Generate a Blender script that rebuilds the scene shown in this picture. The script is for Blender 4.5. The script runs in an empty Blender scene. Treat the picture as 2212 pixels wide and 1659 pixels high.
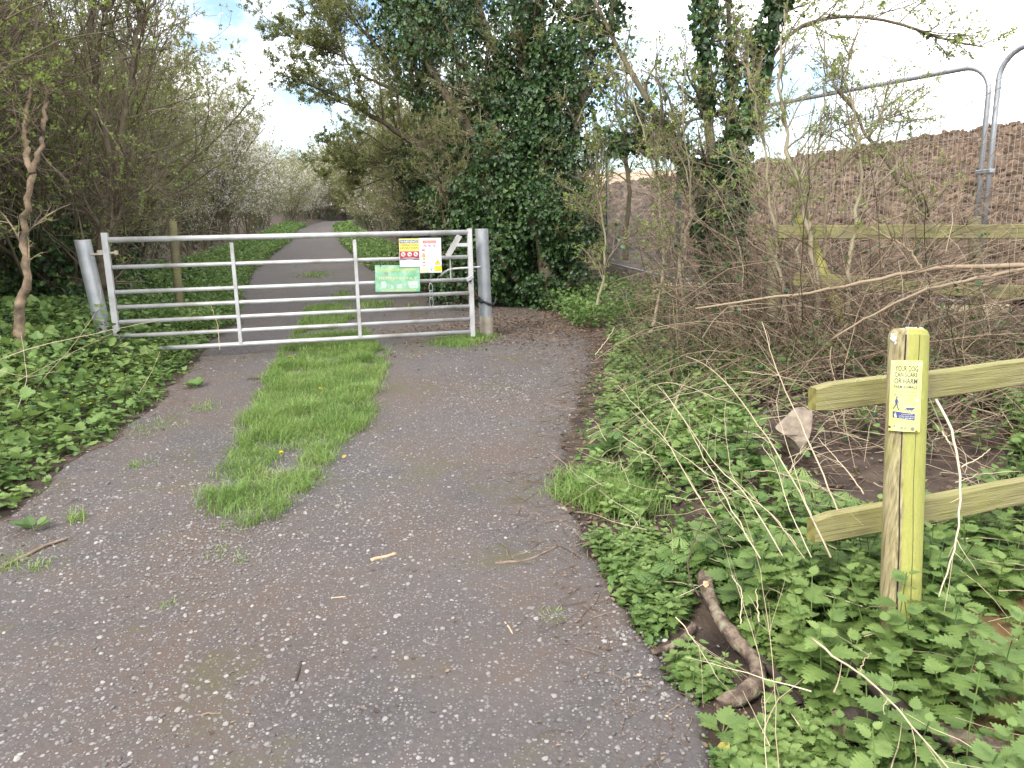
import bpy, math, random
import numpy as np
from mathutils import Matrix, Vector
R = np.random.RandomState(7); random.seed(7)
SC = bpy.context.scene
COL = SC.collection
rad = math.radians

# ---------------------------------------------------------------- camera
FPX, PITCH, ROLL, CAMZ = 1640.0, rad(11.5), rad(-1.2), 1.5
_cp, _sp, _cr, _sr = math.cos(PITCH), math.sin(PITCH), math.cos(ROLL), math.sin(ROLL)
FW = np.array([0, _cp, -_sp]); U0 = np.array([0, _sp, _cp]); R0 = np.array([1., 0, 0])
RT = R0*_cr + U0*_sr; UP = -R0*_sr + U0*_cr
CAM = np.array([0, 0, CAMZ])
cd = bpy.data.cameras.new('camera'); cam = bpy.data.objects.new('camera', cd); COL.objects.link(cam)
cd.sensor_width = 36; cd.lens = 36*FPX/2212; cd.clip_start = 0.05; cd.clip_end = 2000
M = Matrix(((RT[0], UP[0], -FW[0], 0), (RT[1], UP[1], -FW[1], 0), (RT[2], UP[2], -FW[2], CAMZ), (0, 0, 0, 1)))
cam.matrix_world = M
SC.camera = cam
def P(u, v, d):                       # a survey point: photo position and distance in metres -> metres
    return CAM + d*(FW + RT*(u-1106)/FPX + UP*(829.5-v)/FPX)
def proj(p):
    q = p - CAM; d = q@FW
    dd = np.where(np.abs(d) < 1e-3, 1e-3, d)
    return 1106+FPX*(q@RT)/dd, 829.5-FPX*(q@UP)/dd, d

# ---------------------------------------------------------------- world, sun, exposure
SUN_EL, SUN_AZ = rad(42), rad(215)    # behind the camera and to the left
w = bpy.data.worlds.new('World'); SC.world = w; w.use_nodes = True
nt = w.node_tree; nt.nodes.clear()
def N(nt, t, **k):
    n = nt.nodes.new(t)
    for a, b in k.items():
        if a.startswith('i_'):
            n.inputs[a[2:].replace('_', ' ')].default_value = b
        else: setattr(n, a, b)
    return n
sky = N(nt, 'ShaderNodeTexSky', sky_type='NISHITA', sun_disc=False, sun_elevation=SUN_EL, sun_rotation=SUN_AZ)
bg1 = N(nt, 'ShaderNodeBackground'); bg1.inputs[1].default_value = 0.12
bg2 = N(nt, 'ShaderNodeBackground'); bg2.inputs[0].default_value = (1.0, 0.985, 0.96, 1); bg2.inputs[1].default_value = 1.3
tc = N(nt, 'ShaderNodeTexCoord'); mp = N(nt, 'ShaderNodeMapping'); mp.inputs['Scale'].default_value = (1, 1, 2.2); mp.inputs['Location'].default_value = (9.4, 4.2, 2.02)
nz = N(nt, 'ShaderNodeTexNoise'); nz.inputs['Scale'].default_value = 2.6; nz.inputs['Detail'].default_value = 7; nz.inputs['Roughness'].default_value = 0.55
cr = N(nt, 'ShaderNodeValToRGB'); cr.color_ramp.elements[0].position = 0.40; cr.color_ramp.elements[1].position = 0.54
mx = N(nt, 'ShaderNodeMixShader'); wo = N(nt, 'ShaderNodeOutputWorld')
L = nt.links.new
L(tc.outputs['Generated'], mp.inputs[0]); L(mp.outputs[0], nz.inputs['Vector']); L(nz.outputs['Fac'], cr.inputs[0])
L(cr.outputs[0], mx.inputs[0]); L(sky.outputs[0], bg1.inputs[0]); L(bg1.outputs[0], mx.inputs[1]); L(bg2.outputs[0], mx.inputs[2]); L(mx.outputs[0], wo.inputs[0])
sd = bpy.data.lights.new('sun', 'SUN'); sd.energy = 1.5; sd.angle = rad(11); sd.color = (1, 0.93, 0.83)
so = bpy.data.objects.new('sun', sd); COL.objects.link(so)
sv = Vector((math.sin(SUN_AZ)*math.cos(SUN_EL), math.cos(SUN_AZ)*math.cos(SUN_EL), math.sin(SUN_EL)))
so.rotation_euler = sv.to_track_quat('Z', 'Y').to_euler(); so.location = (-8, -8, 12)
SC.view_settings.view_transform = 'Standard'; SC.view_settings.look = 'None'; SC.view_settings.gamma = 1; SC.view_settings.use_curve_mapping = False
SC.view_settings.exposure = 1.3
SC.cycles.max_bounces = 4; SC.cycles.diffuse_bounces = 3; SC.cycles.glossy_bounces = 2; SC.cycles.transmission_bounces = 2
SC.cycles.transparent_max_bounces = 4; SC.cycles.use_denoising = True; SC.cycles.caustics_reflective = False; SC.cycles.caustics_refractive = False
SC.cycles.use_adaptive_sampling = True; SC.cycles.adaptive_threshold = 0.02

# ---------------------------------------------------------------- numeric helpers
def nrm(a): return a/np.maximum(np.linalg.norm(a, axis=-1, keepdims=True), 1e-9)
def _h(ix, iy, iz, s):
    n = (ix*374761393 + iy*668265263 + iz*1274126177 + s*974711) & 0xffffffff
    n = ((n ^ (n >> 13))*1274126177) & 0xffffffff
    return ((n ^ (n >> 16)) & 0xffff)/65535.0
def vnoise(x, y, z=0.0, s=0):
    x, y, z = np.broadcast_arrays(np.asarray(x, float), np.asarray(y, float), np.asarray(z, float))
    xi, yi, zi = np.floor(x).astype(np.int64), np.floor(y).astype(np.int64), np.floor(z).astype(np.int64)
    fx, fy, fz = x-xi, y-yi, z-zi
    fx, fy, fz = fx*fx*(3-2*fx), fy*fy*(3-2*fy), fz*fz*(3-2*fz)
    r = 0
    for a in (0, 1):
        for b in (0, 1):
            for c in (0, 1):
                r = r + _h(xi+a, yi+b, zi+c, s)*(fx if a else 1-fx)*(fy if b else 1-fy)*(fz if c else 1-fz)
    return r
def fbm(x, y, z=0.0, s=0, o=4):
    r = 0; a = .5
    for i in range(o):
        r = r + a*vnoise(x*2**i, y*2**i, np.asarray(z)*2**i, s+i); a *= .5
    return r/(1-.5**o)
def sstep(a, b, x):
    t = np.clip((x-a)/(b-a), 0, 1); return t*t*(3-2*t)

class Acc:
    def __init__(s): s.v = []; s.f = []; s.r = []; s.n = 0
    def add(s, v, f, r=None):
        v = np.asarray(v, float).reshape(-1, 3); f = np.asarray(f)
        if len(v) == 0 or len(f) == 0: return s
        s.v.append(v); s.f.append(f+s.n); s.n += len(v)
        s.r.append(np.zeros(len(v)) if r is None else np.broadcast_to(r, (len(v),)).astype(float)); return s
    def mesh(s, name, origin=(0, 0, 0), smooth=False):
        me = bpy.data.meshes.new(name)
        if not s.v: return me
        v = np.concatenate(s.v)-np.asarray(origin, float); tot = [len(f)*f.shape[1] for f in s.f]
        idx = np.concatenate([f.ravel() for f in s.f]); lt = np.concatenate([np.full(len(f), f.shape[1]) for f in s.f])
        me.vertices.add(len(v)); me.loops.add(len(idx)); me.polygons.add(len(lt))
        me.vertices.foreach_set('co', v.ravel().astype(np.float32))
        me.loops.foreach_set('vertex_index', idx.astype(np.int32))
        ls = np.concatenate([[0], np.cumsum(lt)[:-1]])
        me.polygons.foreach_set('loop_start', ls.astype(np.int32))
        if smooth: me.polygons.foreach_set('use_smooth', np.ones(len(lt), bool))
        else: me.polygons.foreach_set('use_smooth', np.zeros(len(lt), bool))
        at = me.attributes.new('rnd', 'FLOAT', 'POINT'); at.data.foreach_set('value', np.concatenate(s.r).astype(np.float32))
        me.update(calc_edges=True)
        return me

def link(name, me, mat, parent=None, loc=(0, 0, 0), rot=None):
    o = bpy.data.objects.new(name, me)
    if me is not None and mat is not None:
        for m_ in (mat if isinstance(mat, (list, tuple)) else [mat]): me.materials.append(m_)
    COL.objects.link(o)
    if parent: o.parent = parent
    o.location = loc
    if rot is not None: o.rotation_euler = rot
    return o
def part(name, acc, mat, parent, smooth=False):        # a part: mesh given in world metres, parent at its base
    return link(name, acc.mesh(name, parent.location, smooth), mat, parent)
def tag(o, label, cat, group=None, kind=None):
    if label: o['label'] = label
    if cat: o['category'] = cat
    if group: o['group'] = group
    if kind: o['kind'] = kind
    return o
def thing(name, loc, label, cat, group=None, rot=None):
    o = link(name, None, None, None, tuple(float(c) for c in loc), rot); return tag(o, label, cat, group)
def solo(name, acc, mat, loc, label, cat, group=None, smooth=False):
    o = link(name, acc.mesh(name, loc, smooth), mat, None, tuple(float(c) for c in loc)); return tag(o, label, cat, group)
def structure(name, acc, mat, smooth=True):
    o = link(name, acc.mesh(name, (0, 0, 0), smooth), mat); o['kind'] = 'structure'; return o
def stuff(name, acc, mat, label, cat, smooth=False):
    o = link(name, acc.mesh(name, (0, 0, 0), smooth), mat); return tag(o, label, cat, None, 'stuff')

def tube(acc, pts, rr, k=3, cap=False, rnd=None):
    pts = np.asarray(pts, float); rr = np.asarray(rr, float)
    if pts.ndim == 2: pts = pts[None]; rr = rr[None]
    n, p, _ = pts.shape
    if n == 0: return
    t = np.empty_like(pts); t[:, 1:-1] = pts[:, 2:]-pts[:, :-2]; t[:, 0] = pts[:, 1]-pts[:, 0]; t[:, -1] = pts[:, -1]-pts[:, -2]
    t = nrm(t); ref = np.zeros((n, 3)); ref[np.arange(n), np.abs(t).max(1).argmin(1)] = 1
    a = nrm(np.cross(t, ref[:, None, :])); b = np.cross(t, a)
    an = np.arange(k)*2*np.pi/k
    v = pts[:, :, None]+rr[:, :, None, None]*(a[:, :, None]*np.cos(an)[:, None]+b[:, :, None]*np.sin(an)[:, None])
    i = np.arange(p-1)[:, None]*k; j = np.arange(k)[None]; j2 = (j+1) % k
    f = np.stack([i+j, i+j2, i+k+j2, i+k+j], -1).reshape(-1, 4)
    F = (f[None]+(np.arange(n)*p*k)[:, None, None]).reshape(-1, 4)
    r = np.repeat(R.rand(n) if rnd is None else np.broadcast_to(rnd, (n,)), p*k)
    V = v.reshape(-1, 3)
    acc.add(V, F, r)
    if cap:
        base = acc.n-len(V)
        for q in range(n):
            o0 = base+q*p*k; o1 = o0+(p-1)*k
            acc.f.append(np.array([list(range(o0, o0+k))[::-1]])); acc.f.append(np.array([list(range(o1, o1+k))]))

def grow(st, dr, ln, p, wig, trop):
    n = len(st); pts = np.empty((n, p, 3)); pts[:, 0] = st; d = nrm(dr); up = np.array([0, 0, 1.])
    stp = (ln/(p-1))[:, None]
    for i in range(1, p):
        d = nrm(d+R.randn(n, 3)*wig+up*trop); pts[:, i] = pts[:, i-1]+d*stp
    return pts
def spawn(pts, rr, m, t0, t1, a0, a1, upb=0.0):
    n, p, _ = pts.shape; idx = np.repeat(np.arange(n), m); t = t0+(t1-t0)*R.rand(len(idx)); x = t*(p-1); i = np.minimum(x.astype(int), p-2); f = (x-i)[:, None]
    A = pts[idx, i]; B = pts[idx, i+1]; pos = A*(1-f)+B*f; tn = nrm(B-A)
    pr = nrm(np.cross(tn, nrm(R.randn(len(idx), 3)))); an = (a0+(a1-a0)*R.rand(len(idx)))[:, None]
    d = nrm(tn*np.cos(an)+pr*np.sin(an)+np.array([0, 0, upb])); rp = rr[idx, i]*(1-f[:, 0])+rr[idx, i+1]*f[:, 0]
    return pos, d, t, rp
def taper(r0, r1, p): 
    t = np.linspace(0, 1, p); return np.asarray(r0)[:, None]*(1-t)+np.asarray(r1)[:, None]*t
def resample(pts, p):
    pts = np.asarray(pts, float); s = np.concatenate([[0], np.cumsum(np.linalg.norm(np.diff(pts[:, :3], axis=0), axis=1))]); s /= s[-1]
    x = np.linspace(0, 1, p); o = np.stack([np.interp(x, s, pts[:, c]) for c in range(pts.shape[1])], 1)
    for _ in range(2): o[1:-1] = o[1:-1]*.5+(o[:-2]+o[2:])*.25
    return o

# ---- leaf templates: XY plane, base at the origin, tip +Y, a slight fold
def fan(outline, c=(0, .4), cz=-.06, tipz=.0):
    o = np.array([(x, y, abs(x)*.25-tipz*y*y) for x, y in outline]); v = np.vstack([o, [[c[0], c[1], cz]]]); n = len(o)
    return v, np.array([(i, (i+1) % n, n) for i in range(n)])
IVY = fan([(0, .12), (.3, -.05), (.52, .22), (.34, .42), (.36, .68), (0, 1), (-.36, .68), (-.34, .42), (-.52, .22), (-.3, -.05)])
HEX = fan([(0, 0), (.3, .28), (.3, .62), (0, 1), (-.3, .62), (-.3, .28)])
DIA = (np.array([(0, 0, 0), (.28, .45, .06), (0, 1, -.05), (-.28, .45, .06)]), np.array([(0, 1, 2), (0, 2, 3)]))
def serr(nt, wd=.36, tooth=.055, drop=.16):
    V = []; F = []
    ys = np.linspace(0, 1, nt+1)
    mid = [(0, y, -drop*y*y) for y in ys]; V += mid
    for s in (1, -1):
        b = len(V)
        for i in range(nt):
            y0, y1 = ys[i], ys[i+1]
            wv = lambda y: wd*(math.sin(math.pi*min(1, max(0, y))**.62))**.8 if y > 0 else .06
            ya = y0+(y1-y0)*.15; yb = y0+(y1-y0)*.95
            wa = max(.01, wv(ya)-tooth*.6); wb = wv(yb)+tooth*(1-y1*.6)
            V += [(s*wa, ya-.04, .10*wa-drop*ya*ya), (s*wb, yb, .14*wb-drop*yb*yb)]
            q = (i, b+2*i, b+2*i+1, i+1) if s > 0 else (i+1, b+2*i+1, b+2*i, i)
            F.append(q)
    return np.array(V, float), np.array(F)
NET = serr(6, .40, .12); NET4 = serr(4, .40, .11)
def lobed():
    o = [(0, .08), (.22, -.1), (.42, .02), (.55, .1), (.47, .22), (.62, .42), (.45, .46), (.42, .66), (.26, .66), (.2, .9), (0, 1)]
    o = o+[(-x, y) for x, y in o[-2:0:-1]]; return fan(o, (0, .35), -.08)
LOB = lobed()
def fern(n=6):                       # a cow-parsley leaf: leaflets along a rib, each cut again
    V = []; F = []
    def leaflet(bx, by, ang, ln):
        ca, sa = math.cos(ang), math.sin(ang)
        for k, t in enumerate((.2, .45, .7, .95)):
            for s in (1, -1):
                x0, y0 = t*ln, 0; l2 = ln*.42*(1.1-t); aa = s*.9
                p = [(x0-.02*ln, 0), (x0+l2*math.cos(aa)-l2*.2, l2*math.sin(aa)), (x0+l2*math.cos(aa)+l2*.25, l2*math.sin(aa)*.8), (x0+.09*ln, 0)]
                i = len(V); V.extend([(bx+px*ca-py*sa, by+px*sa+py*ca, -.15*(by+px*sa)**2+.05*abs(bx+px*ca)) for px, py in p]); F.append((i, i+1, i+2, i+3))
    for i in range(n):
        y = .22+.7*i/n; ln = .55*(1-i/n)**.8+.06
        leaflet(0, y, .75, ln); leaflet(0, y, math.pi-.75, ln)
    leaflet(0, .85, math.pi/2, .2)
    return np.array(V), np.array(F)
FERN = fern()

def inst(acc, tpl, pos, nor, tip, size, rnd=None, cull=True):
    V, F = tpl; pos = np.asarray(pos)
    if len(pos) == 0: return
    size = np.broadcast_to(size, (len(pos),)); rnd = R.rand(len(pos)) if rnd is None else np.broadcast_to(rnd, (len(pos),))
    if cull:
        u, v, d = proj(pos); k = (d > .3) & (u > -260) & (u < 2470) & (v > -330) & (v < 1900)
        pos, nor, tip, size, rnd = pos[k], nor[k], tip[k], size[k], rnd[k]
    y = nrm(tip); z = nor-(nor*y).sum(1, keepdims=True)*y; z = nrm(z+1e-6); x = np.cross(y, z)
    W = pos[:, None]+size[:, None, None]*(V[None, :, 0, None]*x[:, None]+V[None, :, 1, None]*y[:, None]+V[None, :, 2, None]*z[:, None])
    n = len(pos); FF = (F[None]+(np.arange(n)*len(V))[:, None, None]).reshape(-1, F.shape[1])
    acc.add(W.reshape(-1, 3), FF, np.repeat(rnd, len(V)))
def rdir(n, zb=0.0): return nrm(R.randn(n, 3)+np.array([0, 0, zb]))

# ---------------------------------------------------------------- materials
def mat(name, cols, rough=.7, attr=True, nscale=8, nmix=.5, bump=0, bscale=40, trans=0, metal=0, spec=.4, stretch=None, detail=5):
    m = bpy.data.materials.new(name); m.use_nodes = True; t = m.node_tree; t.nodes.clear(); l = t.links.new
    out = N(t, 'ShaderNodeOutputMaterial'); b = N(t, 'ShaderNodeBsdfPrincipled'); b.inputs['Roughness'].default_value = rough
    b.inputs['Metallic'].default_value = metal; b.inputs['Specular IOR Level'].default_value = spec
    tcn = N(t, 'ShaderNodeTexCoord'); vec = tcn.outputs['Object']
    if stretch:
        mpn = N(t, 'ShaderNodeMapping'); mpn.inputs['Scale'].default_value = stretch; l(vec, mpn.inputs[0]); vec = mpn.outputs[0]
    nz = N(t, 'ShaderNodeTexNoise'); nz.inputs['Scale'].default_value = nscale; nz.inputs['Detail'].default_value = detail; l(vec, nz.inputs['Vector'])
    cr = N(t, 'ShaderNodeValToRGB'); e = cr.color_ramp.elements
    n = len(cols)
    while len(e) < n: e.new(.5)
    for i, c in enumerate(cols): e[i].position = i/(n-1) if n > 1 else 0; e[i].color = (*c, 1)
    ms = N(t, 'ShaderNodeMapRange'); ms.inputs[1].default_value = .3; ms.inputs[2].default_value = .7; l(nz.outputs['Fac'], ms.inputs[0])
    if attr:
        at = N(t, 'ShaderNodeAttribute', attribute_name='rnd'); mm = N(t, 'ShaderNodeMix'); mm.inputs[0].default_value = nmix
        l(at.outputs['Fac'], mm.inputs[2]); l(ms.outputs[0], mm.inputs[3]); l(mm.outputs[0], cr.inputs[0])
    else: l(ms.outputs[0], cr.inputs[0])
    l(cr.outputs[0], b.inputs['Base Color'])
    if bump:
        n2 = N(t, 'ShaderNodeTexNoise'); n2.inputs['Scale'].default_value = bscale; n2.inputs['Detail'].default_value = 6; l(vec, n2.inputs['Vector'])
        bp = N(t, 'ShaderNodeBump'); bp.inputs['Strength'].default_value = bump; bp.inputs['Distance'].default_value = .01; l(n2.outputs['Fac'], bp.inputs['Height']); l(bp.outputs[0], b.inputs['Normal'])
    if trans:
        tr = N(t, 'ShaderNodeBsdfTranslucent'); mxs = N(t, 'ShaderNodeMixShader'); mxs.inputs[0].default_value = trans
        hs = N(t, 'ShaderNodeHueSaturation'); hs.inputs['Value'].default_value = 1.5; hs.inputs['Hue'].default_value = .48; l(cr.outputs[0], hs.inputs['Color']); l(hs.outputs[0], tr.inputs[0])
        l(b.outputs[0], mxs.inputs[1]); l(tr.outputs[0], mxs.inputs[2]); l(mxs.outputs[0], out.inputs[0])
    else: l(b.outputs[0], out.inputs[0])
    return m
M_ivy = mat('ivy_leaf', [(.010, .024, .010), (.022, .055, .016), (.045, .10, .025), (.12, .18, .05)], .45, trans=.12, nscale=2.5, nmix=.45, spec=.5)
M_spring = mat('spring_leaf', [(.14, .19, .045), (.22, .30, .07), (.32, .42, .12)], .5, trans=.35, nscale=3)
M_olive = mat('olive_leaf', [(.12, .15, .05), (.20, .235, .08), (.30, .33, .14)], .5, trans=.5, nscale=3)
M_nettle = mat('nettle_leaf', [(.07, .125, .036), (.13, .21, .058), (.19, .28, .08), (.27, .36, .12)], .55, trans=.25, nscale=3, bump=.3, bscale=90)
M_verge = mat('verge_leaf', [(.05, .10, .03), (.10, .185, .05), (.17, .27, .075), (.28, .36, .12)], .5, trans=.25, nscale=3)
M_grass = mat('grass_blade', [(.08, .15, .035), (.14, .25, .06), (.22, .34, .09), (.36, .40, .17)], .5, trans=.3, nscale=3, nmix=.3)
M_bark = mat('bark', [(.04, .032, .022), (.12, .098, .062), (.18, .16, .095)], .85, nscale=9, bump=.6, bscale=60)
M_twig = mat('twig_bark', [(.075, .06, .042), (.165, .135, .09), (.29, .25, .17), (.21, .22, .11)], .8, nscale=3)
M_twigred = mat('twig_bark_reddish', [(.075, .053, .042), (.15, .11, .085), (.24, .19, .14)], .8, nscale=3)
M_pale = mat('peeling_bark', [(.05, .04, .03), (.20, .145, .095), (.36, .27, .18)], .85, nscale=9, attr=False, bump=.8, bscale=50)
M_cane = mat('bramble_cane', [(.04, .026, .020), (.10, .068, .048), (.19, .135, .09), (.36, .28, .19)], .75, nscale=3, nmix=.1)
M_tan = mat('tan_cane', [(.16, .12, .08), (.27, .21, .15), (.38, .31, .22)], .75, nscale=3, nmix=.1)
M_straw = mat('dead_straw', [(.30, .235, .15), (.50, .41, .28), (.64, .55, .40)], .7, nscale=6)
M_bloss = mat('blossom', [(.62, .61, .57), (.86, .85, .82)], .7, trans=.4)
M_yellow = mat('petal', [(.75, .5, .02), (.9, .7, .04)], .6)
M_soil = mat('dark_soil', [(.025, .018, .014), (.06, .042, .033), (.11, .08, .06)], .95, attr=False, nscale=5, bump=1, bscale=45, detail=9)
M_litter = mat('leaf_litter', [(.07, .045, .03), (.16, .11, .075), (.30, .22, .15)], .9, nmix=.2)

# ---------------------------------------------------------------- terrain
_YY = [-6, 0, 8, 30, 58, 85, 91, 110, 400]; _ZZ = [-.12, 0, .28, .85, 1.64, 2.8, 2.9, 4.6, 6.0]
def zroad(y): return np.interp(y, _YY, _ZZ)
def on_road_plane(u, v):
    d = FW+RT*(u-1106)/FPX+UP*(829.5-v)/FPX
    t = np.linspace(.6, 150, 30000); p = CAM+t[:, None]*d; k = np.argmax(p[:, 2] < zroad(p[:, 1]))
    return p[k] if p[k, 2] < zroad(p[k, 1]) else p[-1]
right_px = [(1560, 1700), (1500, 1560), (1450, 1420), (1390, 1320), (1300, 1200), (1240, 1090), (1225, 1000), (1250, 880), (1285, 790), (1270, 740), (1215, 690), (1130, 655), (1000, 648), (905, 630), (850, 612), (790, 578), (745, 535), (728, 505), (738, 490)]
left_px = [(-700, 1700), (-420, 1400), (-120, 1200), (60, 1090), (180, 985), (330, 880), (420, 790), (440, 745), (505, 700), (520, 640), (545, 590), (590, 550), (630, 520), (668, 498)]
ER = np.array([on_road_plane(*p) for p in right_px]); EL = np.array([on_road_plane(*p) for p in left_px])
ER = ER[np.argsort(ER[:, 1])]; EL = EL[np.argsort(EL[:, 1])]
farR = [(-13.9, 62), (-15.8, 72), (-18.0, 84), (-16.5, 92)]; farL = [(-17.0, 62), (-18.5, 72), (-20.0, 84), (-19.5, 92)]
eRx = np.concatenate([[1.0], ER[ER[:, 1] < 58][:, 0], [p[0] for p in farR]]); eRy = np.concatenate([[-3], ER[ER[:, 1] < 58][:, 1], [p[1] for p in farR]])
eLx = np.concatenate([[-3.5], EL[EL[:, 1] < 58][:, 0], [p[0] for p in farL]]); eLy = np.concatenate([[-3], EL[EL[:, 1] < 58][:, 1], [p[1] for p in farL]])
def xR(y): return np.interp(y, eRy, eRx)
def xL(y): return np.interp(y, eLy, eLx)
HX = np.array([6.2, 3.75, 2.05, 1.55, -1.0, -4, -9, -13, -12]); HY = np.array([1.5, 6.0, 9.1, 12.5, 24, 38, 60, 85, 110])   # site-fence line
def xH(y): return np.interp(y, HY, HX)
def crest(x, y):
    X0, Y0 = 3.7, 6.0
    f = .72+.096*(np.minimum(y, 30)-Y0)+.128*(np.clip(x, -30, 34)-X0)
    f = f-sstep(29, 50, y)*4.5
    return f
def ground(x, y):
    x = np.asarray(x, float); y = np.asarray(y, float)
    z = zroad(y)
    dr = x-xR(y); bank = sstep(.25, 2.2, dr)*sstep(2.6, 6.0, y)*.42
    bank = bank+.16*sstep(.3, .9, dr)*np.exp(-((y-3.5)/.9)**2)
    bank = bank-sstep(.85, 1.5, dr)*(1-sstep(2.0, 2.6, y))*.28
    dh = x-xH(y)
    wgt = sstep(-.2, 1.0, dh)*sstep(1, 5, y)
    z = (z+bank)*(1-wgt)+crest(x, y)*wgt
    dl = xL(y)-x; z = z+sstep(.1, 2.0, dl)*.22+sstep(2.2, 8, dl)*2.0*(1-.6*sstep(30, 60, y))
    z = z+.03*(fbm(x*1.7, y*1.7, 0, 3)-.5)*sstep(0, .5, np.maximum(dr, dl))
    return z
def G(u, v):
    d = FW+RT*(u-1106)/FPX+UP*(829.5-v)/FPX
    t = np.linspace(.6, 120, 24000); p = CAM+t[:, None]*d; k = np.argmax(p[:, 2] < ground(p[:, 0], p[:, 1])); return p[k]
def grid(xs, ys, zf, extra=0):
    X, Y = np.meshgrid(xs, ys); Z = zf(X, Y)+extra; nx = len(xs)
    i = np.arange(len(ys)-1)[:, None]*nx; j = np.arange(nx-1)[None]
    return np.stack([X, Y, Z], -1).reshape(-1, 3), np.stack([i+j, i+j+1, i+nx+j+1, i+nx+j], -1).reshape(-1, 4)
xs = np.concatenate([np.linspace(-400, -30, 25), np.arange(-29, -8, .6), np.arange(-8, 8, .07), np.arange(8.2, 30, .5), np.linspace(31, 400, 20)])
ys = np.concatenate([np.linspace(-30, -4, 10), np.arange(-3, 14, .07), np.arange(14.2, 40, .4), np.arange(41, 130, 2), np.linspace(140, 700, 20)])
def gz(X, Y):
    z = ground(X, Y); offr = np.maximum(X-xR(Y), xL(Y)-X)
    return z+(.025*(fbm(X*9, Y*9, 0, 9, 3)-.5)+.05*(fbm(X*2.3, Y*2.3, 0, 5, 3)-.5))*sstep(.0, .3, offr)-.012*(1-sstep(-.1, .0, offr))-sstep(.3, 1.2, X-xH(Y))*sstep(3, 6, Y)*(Y < 55)*(X < 45)*.12
a = Acc(); a.add(*grid(xs, ys, gz)); structure('ground', a, M_soil)

# path surface with its stones and worn patches
def road_mat():
    m = bpy.data.materials.new('worn_tarmac'); m.use_nodes = True; t = m.node_tree; t.nodes.clear(); l = t.links.new
    out = N(t, 'ShaderNodeOutputMaterial'); b = N(t, 'ShaderNodeBsdfPrincipled'); b.inputs['Roughness'].default_value = .82
    tcn = N(t, 'ShaderNodeTexCoord'); V = tcn.outputs['Object']
    def noise(s, d=6, r=.6):
        n = N(t, 'ShaderNodeTexNoise'); n.inputs['Scale'].default_value = s; n.inputs['Detail'].default_value = d; n.inputs['Roughness'].default_value = r; l(V, n.inputs['Vector']); return n.outputs['Fac']
    def ramp(x, *st):
        c = N(t, 'ShaderNodeValToRGB'); e = c.color_ramp.elements
        while len(e) < len(st): e.new(.5)
        for i, (p, col) in enumerate(st): e[i].position = p; e[i].color = (*col, 1) if isinstance(col, tuple) else (col, col, col, 1)
        l(x, c.inputs[0]); return c.outputs[0]
    def mix(f, a_, b_):
        q = N(t, 'ShaderNodeMix', data_type='RGBA'); l(f, q.inputs[0])
        for s, k in ((a_, 6), (b_, 7)):
            if isinstance(s, tuple): q.inputs[k].default_value = (*s, 1)
            else: l(s, q.inputs[k])
        return q.outputs[2]
    def mul(a_, b_):
        q = N(t, 'ShaderNodeMath', operation='MULTIPLY')
        l(a_, q.inputs[0])
        if isinstance(b_, float): q.inputs[1].default_value = b_
        else: l(b_, q.inputs[1])
        return q.outputs[0]
    base = ramp(noise(2.2), (.3, (.056, .049, .050)), (.7, (.100, .089, .090)))
    base = mix(ramp(noise(60, 3), (.35, 0.), (.75, .5)), base, (.14, .125, .12))
    brown = ramp(noise(1.1, 8, .7), (.44, 0.), (.62, .75)); base = mix(brown, base, (.10, .068, .05))
    gran = []
    for sc_, thr, prob, c0, c1 in ((90, .38, .6, (.085, .078, .078), (.25, .23, .225)), (45, .32, .42, (.10, .092, .09), (.30, .28, .275)), (20, .24, .06, (.13, .12, .115), (.34, .31, .29))):
        vo = N(t, 'ShaderNodeTexVoronoi'); vo.inputs['Scale'].default_value = sc_; l(V, vo.inputs['Vector'])
        sep = N(t, 'ShaderNodeSeparateColor'); l(vo.outputs['Color'], sep.inputs[0])
        inside = ramp(vo.outputs['Distance'], (thr-.06, 1.), (thr, 0.)); has = ramp(sep.outputs[0], (1-prob-.01, 0.), (1-prob, 1.))
        msk = mul(inside, has); colr = ramp(sep.outputs[1], (0., c0), (.7, tuple((x+y)/2 for x, y in zip(c0, c1))), (1., c1)); base = mix(msk, base, colr); gran.append(msk)
    moss = ramp(noise(1.6, 8, .7), (.55, 0.), (.66, .65)); base = mix(moss, base, (.085, .078, .032))
    l(base, b.inputs['Base Color'])
    ad = N(t, 'ShaderNodeMath', operation='ADD'); l(gran[0], ad.inputs[0]); l(gran[1], ad.inputs[1]); a2 = N(t, 'ShaderNodeMath', operation='ADD'); l(ad.outputs[0], a2.inputs[0]); l(mul(noise(110, 4), 1.4), a2.inputs[1])
    bp = N(t, 'ShaderNodeBump'); bp.inputs['Strength'].default_value = .55; bp.inputs['Distance'].default_value = .006; l(a2.outputs[0], bp.inputs['Height']); l(bp.outputs[0], b.inputs['Normal']); l(b.outputs[0], out.inputs[0])
    return m
M_road = road_mat()
yy = np.concatenate([np.arange(-3, 12, .05), np.arange(12, 40, .3), np.arange(40, 91, 1.)]); s = np.linspace(0, 1, 90)
rw = .10*(fbm(yy*2.5, yy*0, 0, 21)-.5)*2; lw = .12*(fbm(yy*2.5, yy*0+5, 0, 22)-.5)*2
XX = (xL(yy)+lw)[:, None]*(1-s)+(xR(yy)+rw)[:, None]*s; Y2 = np.repeat(yy[:, None], len(s), 1)
def road_z(X, Y): return zroad(Y)+.012*(fbm(X*1.5, Y*1.5, 0, 31)-.5)
ZZ = road_z(XX, Y2)+.014-.03*(np.abs(s-.5) > .495)
i = np.arange(len(yy)-1)[:, None]*len(s); j = np.arange(len(s)-1)[None]
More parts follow.
